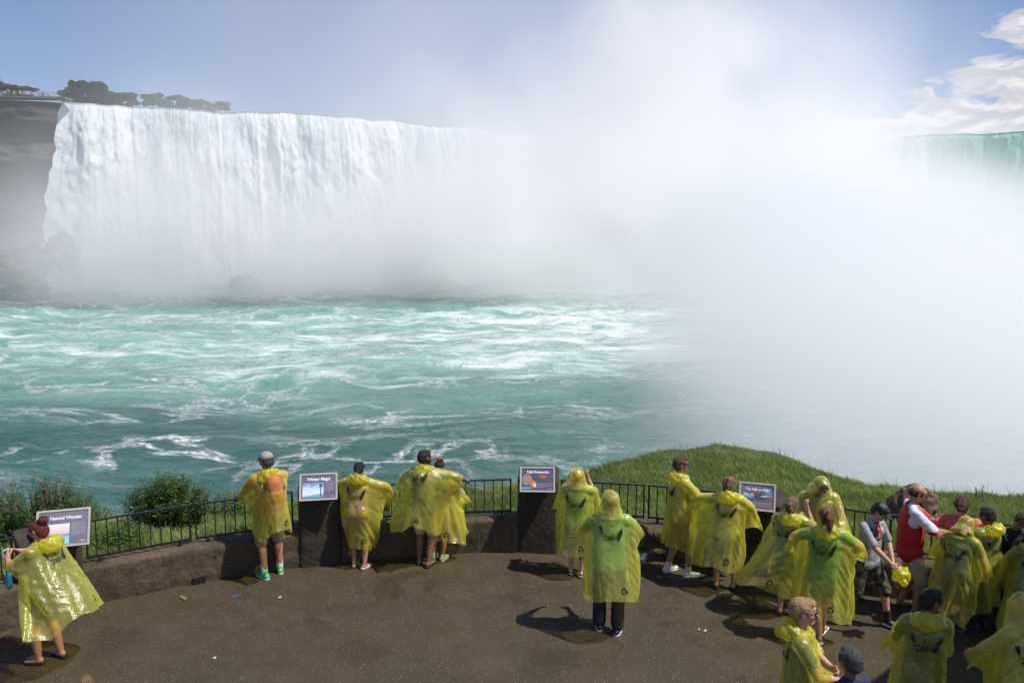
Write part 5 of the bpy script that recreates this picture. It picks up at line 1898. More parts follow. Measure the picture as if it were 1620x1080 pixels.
# ------------------------------------------------------------------ the visitors
KHAKI, BEIGE, BLACK = cloth('khaki', (.30, .24, .16)), cloth('beige', (.42, .37, .30)), cloth('black', (.010, .010, .012))
def start(px, py, top, face, label, group='visitors in yellow ponchos', Hmul=1.0, **kw):
    foot = at(px, py, 0)
    H = height(foot, px, top) / .985 * Hmul
    root = empty('person', tuple(foot), R(face))
    tag(root, label, 'person', group)
    return root, Body(H, **kw), H
def dress(root, b, sk, hair, style, shirt=None, legs=None, to=.9, shoes=('sneaker', None, None), socks=None, eyes=False, sleeve=.55, hands=(False, False), voxel=None, curl=35, shades=False, sh_len=0.02, legbottom=1.0, shades_up=False):
    b.mesh_body(root, SKIN[sk], voxel or (.0075 if any(hands) or eyes else .010), hands, curl)
    if shirt is not None:
        b.shirt('shirt', root, shirt, sleeve, sh_len)
    if legs is not None:
        b.legs('trousers' if to > 1.3 else 'shorts', root, legs, to, bottom=legbottom)
    for i in (0, 1):
        if socks is not None:
            b.sock(root, i, socks)
        if shoes:
            b.shoe(root, i, shoes[1], shoes[2] or shoes[1], shoes[0])
    if hair is not None:
        b.hair(root, hair, style)
    if eyes:
        b.eyes(root)
    if shades:
        b.shades(root, shades_up)
HD, HB, HR, HBL, HG = hairm('dark', (.010, .007, .006)), hairm('brown', (.07, .038, .02)), hairm('red', (.13, .018, .012)), hairm('blond', (.34, .22, .10)), hairm('grey', (.05, .048, .046))
HLB = hairm('light_brown', (.17, .10, .055))
WHITE, DARKR = RUB('white', (.62, .62, .64)), RUB('dark', (.02, .02, .022))
GREENS = RUB('green', (.04, .42, .08))
def held(b, i, dx=0, dy=0, dz=0):
    return b.palm[i] + V3(dx, dy, dz)

# 1 woman photographing at the far left
root, b, H = start(84, 1045, 822, 78, 'woman with red hair in a bun taking a photo at the far left', fat=1.22,
                   hands=((-.05, .24, .72), (.06, .25, .73)), poles=((-.9, -.2, -.8), (.9, -.2, -.8)), feet=((-.055, .06), (.055, -.02)), toes=(12, -14), nod=22)
dress(root, b, 'red', HR, 'bun', cloth('olive', (.05, .08, .03)), cloth('denim_dark', (.03, .035, .05)), .78, ('flat', RUB('navy', (.02, .03, .06)), None), eyes=True, hands=(True, True), curl=48)
b.hood_down(root, 1.1, seed=1)
poncho(b, root, L=1.0, Ws=.56, Wb=.62, Wh=.80, wind=(-.3, -2.0, .1), puff=1.6, seed=1, gust=.5)
b.shades(root, True)
c = (b.palm[0] + b.palm[1]) / 2 + V3(0, .03, .02)
mw = Matrix.Translation(Vector(root.location)) @ Matrix.Rotation(R(78), 4, 'Z')
def put(name, o_local, face, root_, label, cat):
    """a held thing stays top-level: an Empty at its own place in the world"""
    m = Matrix.Translation(root_.location) @ Matrix.Rotation(root_.rotation_euler.z, 4, 'Z')
    e = empty(name, tuple(m @ Vector(o_local)), root_.rotation_euler.z + R(face))
    return tag(e, label, cat)
e = put('camera', c, 0, root, 'small silver pocket camera held up by the woman at the far left', 'camera')
boxes('camera_body', [((0, 0, 0), (.048, 0, 0), (0, .011, 0), (0, 0, .03))], e, M('silver', (.45, .45, .47), .3), .006)
link('lens', raw_mesh('lens', *cone_pts((.005, .012, 0), (.005, .024, 0), .018, .015)), e, BLACKP)
boxes('screen', [((-.004, -.0125, 0), (.036, 0, 0), (0, .001, 0), (0, 0, .024))], e, BLACKP)
e = put('water_bottle', b.wr[0] + V3(-.01, 0, -.20), 0, root, 'blue drinking bottle hanging from the wrist of the woman at the far left', 'bottle')
BB = M('bottle_blue', (.02, .20, .34), .2, .1, Transmission_Weight=.3)
link('flask', raw_mesh('flask', *cone_pts((0, 0, -.13), (0, 0, .0), .034, .036)), e, BB)
link('lid', raw_mesh('lid', *cone_pts((0, 0, .035), (0, 0, .055), .022, .02)), e, M('lid_blue', (.02, .25, .5), .4))
link('wrist_strap', raw_mesh('wrist_strap', *cone_pts((0, 0, .06), (.01, 0, .20), .007, .007)), e, M('lid_blue', (.02, .25, .5), .4))

# 2 man in the cap
root, b, H = start(431, 912, 716, 22, 'man in a beige cap, khaki shorts and green sneakers at the left railing',
                   hands=((-.20, .20, .60), (.02, .30, .66)), feet=((-.055, -.02), (.065, .05)), toes=(30, -5), nod=10, turn=-28)
dress(root, b, 'tan', HG, 'short', cloth('orange', (.42, .17, .07)), KHAKI, .97, ('sneaker', GREENS, WHITE), socks=cloth('white', (.65, .65, .65)), hands=(True, True), eyes=True)
b.cap(root, cloth('cap_beige', (.30, .27, .21)), cloth('visor_blue', (.20, .24, .34)))
b.hood_down(root, 1.2, seed=2)
bb = Body.capsules
pk = (b.T((.03 * H, -.13 * H, .14 * H)), b.T((.03 * H, -.13 * H, .25 * H)), .075 * H, .07 * H)
b.capsules = lambda k=1.0, b=b, pk=pk: Body.capsules(b, k) + [pk]
poncho(b, root, L=.92, seed=2, wind=(.6, -.5, 0), Wb=.54, Wh=.60)
B = Blob().cone(pk[0] + V3(0, 0, -.04), pk[1], .075 * H, .065 * H).cone(pk[0] + V3(0, -.05, -.02), pk[0] + V3(0, -.05, .06), .05 * H)
o = B.build('backpack', .014, 3, None, [cloth('backpack_orange', (.45, .16, .06))], .004, 12)
e = put('backpack_carried', (0, 0, 0), 0, root, 'orange backpack under the poncho of the man in the beige cap', 'backpack')
bpy.data.objects.remove(e)
o.location, o.rotation_euler = root.location, root.rotation_euler
tag(o, 'orange backpack under the poncho of the man in the beige cap', 'backpack')
e = put('camera', b.palm[0] + V3(0, .06, 0), 0, root, 'black camera held over the railing by the man in the beige cap', 'camera')
boxes('camera_body', [((0, 0, 0), (.06, 0, 0), (0, .03, 0), (0, 0, .042))], e, BLACKP, .008)
link('lens', raw_mesh('lens', *cone_pts((0, .03, 0), (0, .09, 0), .034, .036)), e, BLACKP)

# 3 woman leaning on the rail
root, b, H = start(568, 897, 733, -6, 'dark haired woman in pale shoes leaning on the railing beside the winter panel',
                   hands=((-.26, .26, .64), (.26, .26, .64)), poles=((-1, -.3, .2), (1, -.3, .2)), feet=((-.05, .02), (.06, -.03)), toes=(10, -30), lean=14)
dress(root, b, 'tan', HD, 'tail', cloth('pink_orange', (.34, .22, .15)), cloth('salmon', (.32, .22, .17)), .85, ('flat', RUB('pale_pink', (.55, .42, .40)), None), hands=(True, True))
b.hood_down(root, 1.0, seed=3)
poncho(b, root, L=1.06, seed=3, Ws=.74, Wb=.46, Wh=.40, wind=(0, .6, 0), puff=.6)

# 4 person hidden behind the dark haired man: yellow poncho bulging to the right
root, b, H = start(694, 884, 730, -14, 'person with a red hair bow half hidden behind the bearded man', child=False, Hmul=1.0,
                   hands=((-.15, .25, .62), (.15, .25, .62)), feet=((-.05, .0), (.05, -.02)), toes=(0, -12), lean=8)
dress(root, b, 'tan', HD, 'short', cloth('yellow_top', (.5, .4, .1)), BEIGE, .9, ('sneaker', RUB('pale_grey', (.40, .42, .45)), WHITE))
b.hood_down(root, 1.0, seed=4)
poncho(b, root, L=.98, seed=4, wind=(1.6, 0, 0), Wh=.66)
B = Blob()
hb = b.head
for s in (-1, 1):
    B.ell(b.Hd((s * .016 + .01, -.01, .160)), (.022 * H, .010 * H, .014 * H))
B.ell(b.Hd((.01, -.01, .160)), (.008 * H,) * 3)
B.build('hair_bow', .005, 1, root, cloth('red_bow', (.55, .015, .012)), .004, 40)

# 5 bearded man
root, b, H = start(672, 893, 713, -12, 'dark haired bearded man in a wide poncho with one hand on the railing',
                   hands=((-.20, .20, .60), (.30, .20, .70)), poles=((-1, -.5, .2), (1, -.6, .1)), feet=((-.05, .01), (.045, -.035)), toes=(8, -18), turn=38, lean=6)
dress(root, b, 'brown', HD, 'short', cloth('grey_shirt', (.16, .17, .17)), cloth('cream', (.48, .40, .33)), .95, ('flat', DARKR, None), hands=(False, True), eyes=True)
B = Blob()
for c_, r_ in (((0, .036, .046), (.030, .028, .020)), ((.03, .015, .06), (.012, .026, .026)), ((-.03, .015, .06), (.012, .026, .026))):
    B.ell(b.Hd(c_), tuple(v * H for v in r_), b.rh)
B.build('beard', .007, 1, root, HD, .003, 70)
b.hood_down(root, .9, seed=5)
pk5 = (b.T((0, -.12 * H, .10 * H)), b.T((0, -.12 * H, .24 * H)), .07 * H, .06 * H)
b.capsules = lambda k=1.0, b=b, pk=pk5: Body.capsules(b, k) + [pk]
poncho(b, root, L=1.0, seed=5, Ws=.68, Wb=.56, Wh=.64, wind=(-.9, .2, 0), puff=.9)
o = Blob().cone(pk5[0], pk5[1], .068 * H, .055 * H).cone(pk5[0] + V3(0, -.04, 0), pk5[0] + V3(0, -.04, .08), .045 * H).build('backpack', .014, 3, None, [cloth('backpack_dark', (.012, .02, .016))], .004, 12)
o.location, o.rotation_euler = root.location, root.rotation_euler
tag(o, 'dark backpack under the poncho of the bearded man', 'backpack')

# 6 hooded person with a camera at the eye
root, b, H = start(912, 909, 741, -8, 'hooded person right of the fireworks panel holding a camera to the face',
                   hands=((-.075, .15, .865), (.085, .145, .86)), poles=((-.6, .5, -1.3), (.6, .5, -1.3)), feet=((-.05, .03), (.05, -.02)), toes=(10, -15), nod=-4)
dress(root, b, 'fair', None, '', cloth('mint', (.20, .38, .30)), BLACK, 1.5, ('sandal', RUB('coral_strap', (.35, .10, .07)), RUB('sole_grey', (.25, .25, .26))), hands=(True, True), curl=60)
b.hood_up(root, 1)
poncho(b, root, L=1.02, seed=6, wind=(-.3, -.2, 0), Ws=.66)
e = put('camera', (b.palm[0] + b.palm[1]) / 2 + V3(0, .02, .0), 0, root, 'camera held to the face by the hooded person right of the fireworks panel', 'camera')
boxes('camera_body', [((0, 0, 0), (.055, 0, 0), (0, .02, 0), (0, 0, .036))], e, BLACKP, .006)
link('lens', raw_mesh('lens', *cone_pts((0, .02, 0), (0, .05, 0), .028, .028)), e, BLACKP)

# 7 woman in black trousers in the middle
root, b, H = start(962, 999, 779, -4, 'hooded woman in long black trousers and green top alone mid-terrace', fat=1.06,
                   hands=((-.10, .22, .66), (.12, .22, .66)), poles=((-1, -.6, -.3), (1, -.6, -.3)), feet=((-.06, .03), (.06, -.03)), toes=(6, -18))
dress(root, b, 'fair', HLB, 'short', cloth('bright_green', (.10, .36, .24)), BLACK, 1.9, ('sneaker', DARKR, WHITE), legbottom=1.3)
b.hood_up(root, 3, .006)
poncho(b, root, L=1.03, seed=7, Ws=.60, Wb=.50, Wh=.55, wind=(.4, -.5, 0), puff=1.0)

# 8 man in white sneakers
root, b, H = start(1071, 908, 722, -74, 'man in sunglasses and white sneakers looking right beside the railing, hood down',
                   hands=((-.02, .24, .60), (.05, .24, .62)), feet=((-.07, -.05), (.07, .06)), toes=(10, -10), turn=12, nod=4)
dress(root, b, 'tan', HB, 'short', cloth('pale_shirt', (.45, .42, .36)), KHAKI, .85, ('sneaker', WHITE, WHITE), eyes=True, shades=True, hands=(True, True))
for i in (0, 1):
    b.sock(root, i, cloth('white', (.65, .65, .65)), .035)
b.hood_down(root, 1.2, seed=8)
poncho(b, root, L=1.05, seed=8, Ws=.66, wind=(-.8, 0, 0))

# 9 woman with braids
root, b, H = start(1146, 930, 754, -12, 'woman with plaited hair in a very wide poncho left of the night panel, black sandals',
                   hands=((-.34, .20, .66), (.24, .20, .60)), poles=((-1, 0, .6), (1, -.4, -.2)), feet=((-.07, 0), (.075, 0)), toes=(8, -12), turn=30, nod=8)
dress(root, b, 'tan', HLB, 'braid', cloth('pale_shirt', (.45, .42, .36)), cloth('dark_shorts', (.03, .035, .03)), .9, ('sandal', DARKR, DARKR), hands=(True, True), eyes=True)
b.hood_down(root, 1.1, seed=9)
poncho(b, root, L=1.02, seed=9, Ws=.80, Wb=.54, Wh=.58, wind=(-.8, -.1, 0), puff=1.0)

# 10 man facing us with the hood up
root, b, H = start(1287, 944, 748, 172, 'grey haired man facing the camera with his hood up, looking down behind two girls', fat=1.12,
                   hands=((-.12, .22, .60), (.12, .22, .60)), feet=((-.07, 0), (.07, 0)), nod=42)
dress(root, b, 'tan', HG, 'short', cloth('grey_shirt', (.16, .17, .17)), KHAKI, .9, ('sneaker', DARKR, WHITE), eyes=True, hands=(True, True))
b.hood_up(root, 5)
poncho(b, root, L=1.02, seed=10)

# 11 girl with fair hair knot
root, b, H = start(1244, 972, 786, -28, 'girl with a fair hair knot in a sweeping poncho, raising her hands to her face',
                   hands=((-.02, .17, .84), (.10, .16, .85)), poles=((-.6, .5, -1.3), (.6, .5, -1.3)), feet=((-.05, 0), (.05, .02)), toes=(6, -8), nod=6, turn=10)
dress(root, b, 'fair', HLB, 'knot', cloth('teal_top', (.05, .16, .14)), cloth('teal_shorts', (.03, .09, .08)), .8, ('sandal', DARKR, DARKR), hands=(True, True), eyes=True)
b.hood_down(root, 1.1, seed=11)
poncho(b, root, L=1.04, seed=11, Ws=.62, Wb=.60, Wh=.84, wind=(-2.4, -.4, 0), puff=2.0)

# 12 girl with the red ponytail
root, b, H = start(1297, 1012, 803, -10, 'girl with a reddish ponytail and bright green shirt under her poncho, one foot forward',
                   hands=((-.14, .24, .66), (.20, .14, .60)), poles=((-1, -.4, 0), (1, -.4, 0)), feet=((-.01, -.03), (.03, .10)), toes=(0, -30), nod=10)
dress(root, b, 'fair', hairm('auburn', (.16, .055, .025)), 'pony', cloth('vivid_green', (.03, .27, .08)), cloth('green_shorts', (.02, .20, .05)), .7, ('sandal', DARKR, WHITE), hands=(False, True))
b.hood_down(root, 1.2, seed=12)
poncho(b, root, L=1.08, seed=12, Ws=.70, Wb=.54, Wh=.60, wind=(0, -.2, 0))

# 13 boy in the grey T-shirt
root, b, H = start(1366, 985, 789, -150, 'boy in a black cap and grey T-shirt holding a bundled poncho', 'visitors without ponchos',
                   hands=((-.10, .14, .53), (.03, .22, .56)), poles=((-1, -.6, 0), (1, -.6, 0)), feet=((-.10, .14), (.10, -.12, .012)), toes=(5, -14), nod=28, turn=-18, lean=5, fat=.88)
dress(root, b, 'fair', HB, 'short', cloth('heather_grey', (.30, .31, .33)), None, .98, ('sneaker', DARKR, WHITE), socks=BLACK, eyes=True, sleeve=.85, hands=(True, True), sh_len=.03)
CAMO = NT('camouflage')
g_ = CAMO.obj()
n_ = CAMO.noise(g_, 14, 2, .5, .4)
CAMO = CAMO.done(CAMO.pbr(CAMO.mix(CAMO.ramp(n_, .50, .52), (.025, .028, .018), CAMO.mix(CAMO.ramp(n_, .58, .60), (.08, .08, .045), (.15, .13, .09))), .9))
b.legs('shorts', root, CAMO, 1.02)
b.cap(root, cloth('cap_black', (.008, .008, .010), .5), cloth('cap_black', (.008, .008, .010), .5))
def chest_print(b, root, name, strokes, col, at_=(0, .0), k=1.0, back=False, sx=1):
    """strokes laid on the front of a shirt by casting onto it"""
    sh = [c for c in root.children if c.name.startswith('shirt')][0]
    V, Fc = [], []
    for pts, w0, w1 in strokes:
        P, Q = stroke([(p[0] * k, p[1] * k) for p in pts], w0 * k, w1 * k, n=8, taper=False)
        o = len(V)
        for p, q in zip(P, Q):
            for r_ in (p, q):
                o3 = Vector(b.T(((at_[0] + r_[0]) , (.4 if not back else -.4), at_[1] - r_[1])))
                dr = Vector(b.rl @ Vector((0, -1 if not back else 1, 0)))
                ok, loc, nn_, _ = sh.ray_cast(o3, dr)
                V.append(V3(*(loc - dr * .004)) if ok else V3(*(o3 + dr * .27)))
        for i in range(len(P) - 1):
            Fc.append((o + 2 * i, o + 2 * i + 1, o + 2 * i + 3, o + 2 * i + 2))
    return link(name, raw_mesh(name, V, Fc), sh, col)
REDINK = M('red_ink', (.45, .015, .02), .6)
# a block letter with a blot, as worn in the photograph
RL = [([(-.02, -.06), (-.02, .07)], .035, .035), ([(-.02, -.05), (.05, -.045), (.06, -.015), (.03, .005), (-.01, .01)], .028, .028), ([(.02, .01), (.06, .07)], .032, .032), ([(.07, -.05), (.075, .07)], .014, .014), ([(.05, .075), (.09, .075)], .014, .014)]
bpy.context.view_layer.update()
chest_print(b, root, 'red_letter_print', RL, REDINK, (-.045, .235 * H))
chest_print(b, root, 'black_print', [([(.13, -.05), (.05, .03), (.10, .07)], .06, .05), ([(-.12, .10), (0, .11), (.10, .10)], .02, .02), ([(-.08, -.09), (.05, -.095)], .022, .022)], INK, (0, .235 * H))
e = put('folded_poncho', b.palm[1] + V3(-.02, .07, -.03), 0, root, 'bundled bright yellow poncho held by the boy in the grey T-shirt', 'poncho')
B = Blob()
r = random.Random(4)
for k in range(16):
    B.ell((r.uniform(-.09, .09), r.uniform(-.05, .05), r.uniform(-.09, .05)), (r.uniform(.03, .06), r.uniform(.03, .05), r.uniform(.03, .06)))
B.build('film', .010, 1, e, HOOD, .012, 22)

# 14 man in red and white
root, b, H = start(1432, 966, 764, -104, 'balding man in a red and white sports shirt looking at his phone', 'visitors without ponchos', fat=1.16,
                   hands=((-.03, .25, .665), (.06, .24, .66)), poles=((-1, -.5, -.6), (1, -.5, -.6)), feet=((-.07, -.02), (.07, .05)), toes=(12, -12), nod=24)
dress(root, b, 'tan', HD, 'bald', None, cloth('light_khaki', (.42, .36, .28)), .98, ('sandal', DARKR, DARKR), eyes=True, shades=True, hands=(True, True), curl=50)
red = M('jersey', (.50, .012, .016), .75, .12)
t = NT('jersey_red_white')
x, y, z = t.xyz(t.obj())
ax_ = t.math('ABSOLUTE', x)
f = t.math('ADD', t.ramp(ax_, .185, .19), t.ramp(t.math('ADD', z, t.math('MULTIPLY', ax_, .55)), .835 * H, .84 * H), clamp=True)
f = t.math('MULTIPLY', f, t.ramp(z, .68 * H, .69 * H))
f = t.math('MULTIPLY', f, t.ramp(ax_, .045, .05))
jm = t.done(t.pbr(t.mix(f, (.48, .010, .014), (.60, .62, .70)), .7, t.bump(t.noise(t.obj(), 20, 3), .01)))
b.shirt('shirt', root, jm, .95, .05, 1.2)
bpy.context.view_layer.update()
chest_print(b, root, 'shirt_logo', [([(-.02, .01), (.0, .02), (.03, -.01)], .010, .004)], WHITEINK, (.07, .235 * H))
B = Blob()
p0, p1, p2 = b.T((-.05, .035, .305 * H)), b.T((0, .13, .15 * H)), b.T((.05, .035, .305 * H))
B.cone(p0, b.T((-.03, .125, .24 * H)), .004).cone(b.T((-.03, .125, .24 * H)), p1 + V3(0, .01, 0), .004).cone(p2, b.T((.03, .125, .24 * H)), .004).cone(b.T((.03, .125, .24 * H)), p1 + V3(0, .01, 0), .004)
B.build('lanyard', .005, 0, root, WHITEINK)
e = put('phone', (b.palm[0] + b.palm[1]) / 2 + V3(0, .02, .02), 0, root, 'black phone held by the man in the red and white shirt', 'phone')
boxes('phone_body', [((0, 0, 0), (.036, 0, 0), (0, .055, .025), (0, -.002, .004))], e, BLACKP, .002)
boxes('screen', [((0, -.0028, .0055), (.032, 0, 0), (0, .050, .0225), (0, -.0003, .0006))], e, M('screen_glass', (.03, .03, .035), .1, .05))

# 15 woman in coral
root, b, H = start(1508, 974, 786, 150, 'woman in a coral top facing the camera behind the stooping hooded figure', 'visitors without ponchos', fat=1.15,
                   hands=((-.08, .25, .68), (.15, .20, .72)), poles=((-1, -.4, -.6), (1, -.4, -.6)), feet=((-.07, 0), (.07, 0)), nod=22)
dress(root, b, 'red', hairm('auburn_dark', (.06, .02, .015)), 'curly', cloth('coral', (.52, .14, .10)), cloth('denim_dark', (.03, .035, .05)), .9, ('sandal', DARKR, DARKR), eyes=True, hands=(True, True), shades=True, sleeve=.4)

# 16 dark haired person in a poncho behind the hooded one
root, b, H = start(1549, 992, 803, 28, 'dark haired person in a poncho just behind the stooping hooded figure',
                   hands=((-.12, .22, .64), (.12, .22, .64)), feet=((-.06, 0), (.06, 0)), nod=8)
dress(root, b, 'brown', HD, 'short', cloth('dark_green', (.02, .05, .03)), BLACK, 1.85, ('sneaker', DARKR, DARKR))
b.hood_down(root, 1.0, seed=16)
poncho(b, root, L=1.0, seed=16, wind=(.4, 0, 0))

# 17 hooded figure bending right
root, b, H = start(1505, 1002, 826, -48, 'hooded figure stooping to the right, a bare forearm below the poncho', Hmul=1.04,
                   hands=((-.05, .22, .62), (.20, .12, .44)), poles=((-1, -.4, 0), (1, -.6, 0)), feet=((-.06, 0), (.06, .05)), nod=34, lean=12)
dress(root, b, 'red', HB, 'short', cloth('dark_green', (.02, .05, .03)), cloth('dark_shorts', (.03, .035, .03)), .95, ('sneaker', DARKR, DARKR), hands=(True, True))
b.hood_up(root, 7, .01)
poncho(b, root, L=1.02, seed=17, Ws=.60, wind=(-.8, 0, 0))

# 18 boy in black
root, b, H = start(1592, 990, 808, 160, 'boy in a black sweatshirt with green figures at the right edge', 'visitors without ponchos',
                   hands=((-.16, .16, .80), (.16, .10, .48)), poles=((-1, -.2, -.4), (1, -.6, 0)), feet=((-.06, 0), (.06, 0)), nod=18, tilt=-22)
dress(root, b, 'brown', HD, 'short', cloth('black_sweat', (.008, .008, .010)), BLACK, 1.88, ('sneaker', DARKR, DARKR), eyes=True, sleeve=1.75, hands=(True, True), sh_len=.04)
GINK = M('green_ink', (.12, .45, .03), .5)
bpy.context.view_layer.update()
def seven(x, y, k=1.0):
    return [([(x - .022 * k, y - .03 * k), (x + .022 * k, y - .03 * k)], .012 * k, .012 * k), ([(x + .018 * k, y - .03 * k), (x - .008 * k, y + .035 * k)], .013 * k, .013 * k)]
chest_print(b, root, 'green_figures', seven(.10, -.02) + seven(.155, -.02), GINK, (0, .225 * H))
chest_print(b, root, 'green_marks', [([(-.03, .06), (.04, .05)], .012, .006), ([(-.02, .085), (.05, .075)], .010, .005)], GINK, (-.02, .22 * H))

# 19 poncho at the right edge
root, b, H = start(1618, 1010, 836, -4, 'poncho wearer cut by the right edge in front of the boy in black',
                   hands=((-.12, .22, .64), (.12, .22, .64)), feet=((-.06, 0), (.06, 0)))
dress(root, b, 'brown', HD, 'short', cloth('navy_top', (.02, .03, .07)), BLACK, 1.85, ('sneaker', DARKR, DARKR))
b.hood_down(root, 1.0, seed=19)
poncho(b, root, L=1.0, seed=19)

# 19b person in navy behind
root, b, H = start(1642, 988, 812, 170, 'person in a navy top at the right edge beside the boy in black', 'visitors without ponchos', hands=((-.12, .2, .6), (.12, .2, .6)))
dress(root, b, 'tan', HD, 'short', cloth('navy_top', (.02, .03, .07)), BLACK, 1.85, ('sneaker', DARKR, DARKR), sleeve=1.6)

# 20 blond boy, bottom
root, b, H = start(1256, 1225, 952, -105, 'blond boy in black sunglasses at the bottom edge, hood down, looking right', hk=1.15,
                   hands=((-.05, .16, .62), (.08, .20, .62)), poles=((-1, -.3, -.4), (1, -.6, -.5)), feet=((-.06, 0), (.06, 0)), turn=0, nod=4)
dress(root, b, 'fair', HBL, 'short', cloth('blue_shirt', (.03, .07, .16)), KHAKI, .9, ('sneaker', DARKR, WHITE), eyes=True, shades=True, hands=(True, True), voxel=.0065, curl=60)
b.hood_down(root, 1.25, seed=20)
poncho(b, root, L=.98, seed=20, Ws=.56, Wb=.5, Wh=.58)

# 21 grey head
root, b, H = start(1330, 1290, 1030, 20, 'person with short grey hair and dark clothes cut by the bottom edge', 'visitors without ponchos', hk=1.15, hands=(None, None), feet=((-.06, 0), (.06, 0)))
dress(root, b, 'brown', HG, 'short', cloth('navy_top', (.02, .03, .07)), BLACK, 1.85, ('sneaker', DARKR, DARKR))

# 22 dark haired boy
root, b, H = start(1450, 1180, 936, -14, 'dark haired boy in a poncho in the bottom right foreground',
                   hands=((-.12, .20, .60), (.12, .22, .60)), feet=((-.06, 0), (.06, 0)), turn=62, nod=10, hk=1.15)
dress(root, b, 'brown', HD, 'short', cloth('dark_green', (.02, .05, .03)), BLACK, 1.85, ('sneaker', DARKR, DARKR))
b.hood_down(root, 1.2, seed=22)
poncho(b, root, L=1.0, seed=22, Ws=.66, wind=(-.6, 0, 0))

# 23 hooded figure, bottom right corner
root, b, H = start(1600, 1200, 951, 10, 'hooded figure in a pale poncho filling the bottom right corner',
                   hands=((-.16, .20, .58), (.12, .22, .60)), feet=((-.06, 0), (.06, 0)), nod=8, hk=1.15)
dress(root, b, 'fair', None, '', cloth('pale_shirt', (.45, .42, .36)), BLACK, 1.85, ('sneaker', DARKR, DARKR))
b.hood_up(root, 9, .008)
poncho(b, root, L=1.0, seed=23, Ws=.66, wind=(-.5, 0, 0))

# 24 crown of a head at the bottom edge
root, b, H = start(150, 1262, 1071, 15, 'top of a brown haired head at the bottom left edge', 'visitors without ponchos', hands=(None, None))
dress(root, b, 'fair', HLB, 'short', cloth('blue_shirt', (.03, .07, .16)), KHAKI, .9, ('sneaker', DARKR, WHITE))
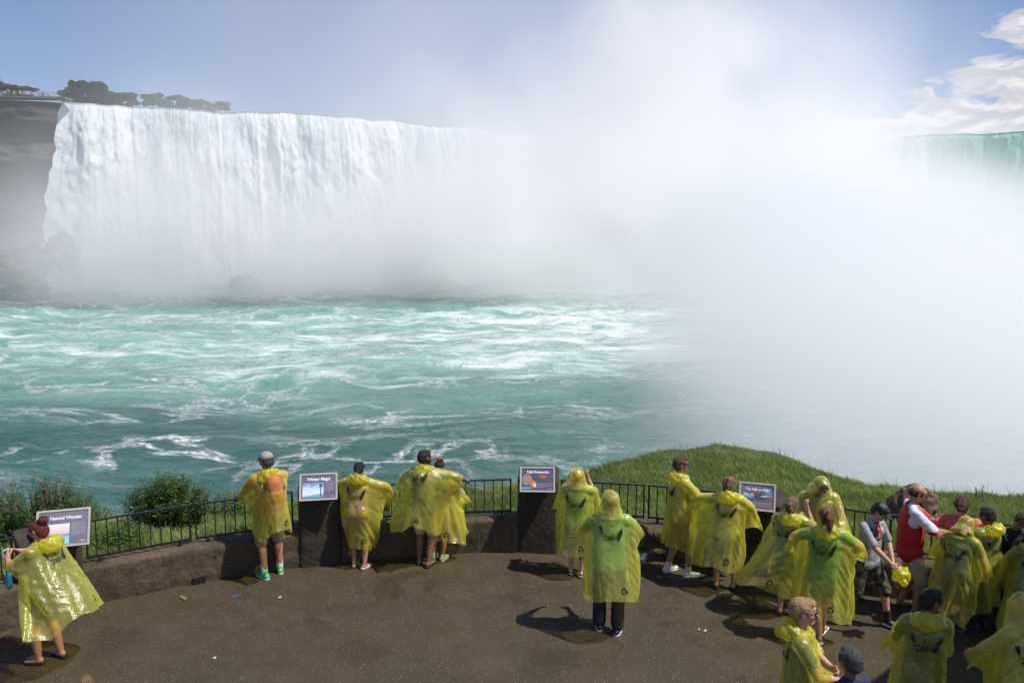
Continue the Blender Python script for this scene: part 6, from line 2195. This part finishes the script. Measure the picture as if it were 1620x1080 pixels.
# ------------------------------------------------------------------ spray of the falls, a voxel volume
def make_mist():
    ng = bpy.data.node_groups.new('spray', 'GeometryNodeTree')
    ng.interface.new_socket('Geometry', in_out='INPUT', socket_type='NodeSocketGeometry')
    ng.interface.new_socket('Geometry', in_out='OUTPUT', socket_type='NodeSocketGeometry')
    t = NT.__new__(NT)
    t.t = ng
    gout = t.n('NodeGroupOutput')
    p = t.n('GeometryNodeInputPosition').outputs[0]
    x, y, z = t.xyz(p)
    zr = t.math('SUBTRACT', z, WZ)
    def mul(*a):
        r = a[0]
        for b in a[1:]:
            r = t.math('MULTIPLY', r, b)
        return r
    add = lambda a, b: t.math('ADD', a, b)
    n1 = t.noise(p, .018, 3, .55, .5)
    n2 = t.noise(t.comb(x, y, t.math('MULTIPLY', z, .7)), .05, 4, .55, .8)
    billow = add(t.math('MULTIPLY', n1, .6), t.math('MULTIPLY', n2, .4))
    bl = t.ramp(billow, .40, .60, .12, 1.9)
    # A: bank along the foot of the curtain, thicker towards the middle of the horseshoe
    hA = add(add(t.ramp(x, -140, 30, 23, 36), t.ramp(x, 95, 160, 0, -26)), t.math('MULTIPLY', t.math('SUBTRACT', n1, .5), 36))
    fA = mul(t.ramp(y, 160, 205), t.math('EXPONENT', t.math('MULTIPLY', t.math('POWER', t.math('DIVIDE', t.math('MAXIMUM', zr, 0.0), t.math('MAXIMUM', hA, 9)), 2.0), -1.0)), t.ramp(x, -150, -70, .4, 1.0), t.ramp(x, 90, 150, 1.0, .08), bl, .045)
    # B: the column that climbs out of the horseshoe
    cx = add(70, t.math('MULTIPLY', zr, -.06))
    u = t.math('DIVIDE', t.math('SUBTRACT', x, cx), t.ramp(zr, 0, 130, 60, 54, False))
    v = t.math('DIVIDE', t.math('SUBTRACT', y, 322), 64)
    rr = t.math('SQRT', add(mul(u, u), mul(v, v)))
    rr = add(rr, t.math('MULTIPLY', t.math('SUBTRACT', billow, .5), 1.9))
    fB = mul(t.ramp(rr, 1.05, .35), t.ramp(zr, 20, 150, .034, .008), bl)
    # thin veil drifting left of the column
    fV = mul(t.ramp(x, -90, 50), t.ramp(x, -120, 10, .6, 1.0), t.ramp(y, 190, 250), t.ramp(x, 150, 80), t.ramp(zr, 55, 130, .0045, .0012), bl)
    # C: spray drifting over the near water on the right
    q = t.math('DIVIDE', x, t.math('MAXIMUM', y, 20.0))
    q = add(q, t.math('MULTIPLY', t.math('SUBTRACT', billow, .5), .55))
    top = t.math('MINIMUM', t.ramp(x, 55, 118, 37, 12, False), add(17, t.math('MULTIPLY', t.math('SUBTRACT', y, 50), .10)))
    top = add(top, mul(t.math('SUBTRACT', n1, .5), t.ramp(y, 60, 200, 6, 24)))
    fC = mul(t.ramp(q, .12, .36), t.ramp(t.math('SUBTRACT', zr, top), 5, -9), t.ramp(y, 30, 44, .0, 1.0), t.ramp(y, 60, 140, .085, .014), t.ramp(billow, .38, .62, .6, 1.4))
    # everywhere a trace of damp air
    fD = mul(t.ramp(y, 150, 230), t.ramp(x, 40, -40), t.ramp(x, -150, -115, .35, 1.0), .0020)
    # vanish at the walls of the grid
    dens = add(add(add(fA, fB), add(fC, fV)), fD)
    dens = mul(dens, t.ramp(zr, 175, 150), t.ramp(x, -260, -225), t.ramp(x, 330, 290), t.ramp(y, 425, 400))
    vc = t.n('GeometryNodeVolumeCube', {'Density': dens, 'Min': (-262, 36, WZ - 1), 'Max': (332, 428, WZ + 177),
             'Resolution X': 200, 'Resolution Y': 132, 'Resolution Z': 72})
    sm = t.n('GeometryNodeSetMaterial', {'Geometry': vc.outputs[0]})
    mt = NT('mist')
    m = mt.done(None, mt.n('ShaderNodeVolumePrincipled', {'Color': (.976, .974, .971), 'Density': 1.0, 'Density Attribute': 'density', 'Anisotropy': MIST_G}).outputs[0])
    sm.inputs['Material'].default_value = m
    t.t.links.new(sm.outputs[0], gout.inputs[0])
    o = link('mist', raw_mesh('mist', [(0, 240, 0)], []), mats=m)
    md = o.modifiers.new('spray', 'NODES')
    md.node_group = ng
    tag(o, 'white spray rising from the foot of the falls', 'mist', kind='stuff')
MIST_G = 0.0
make_mist()
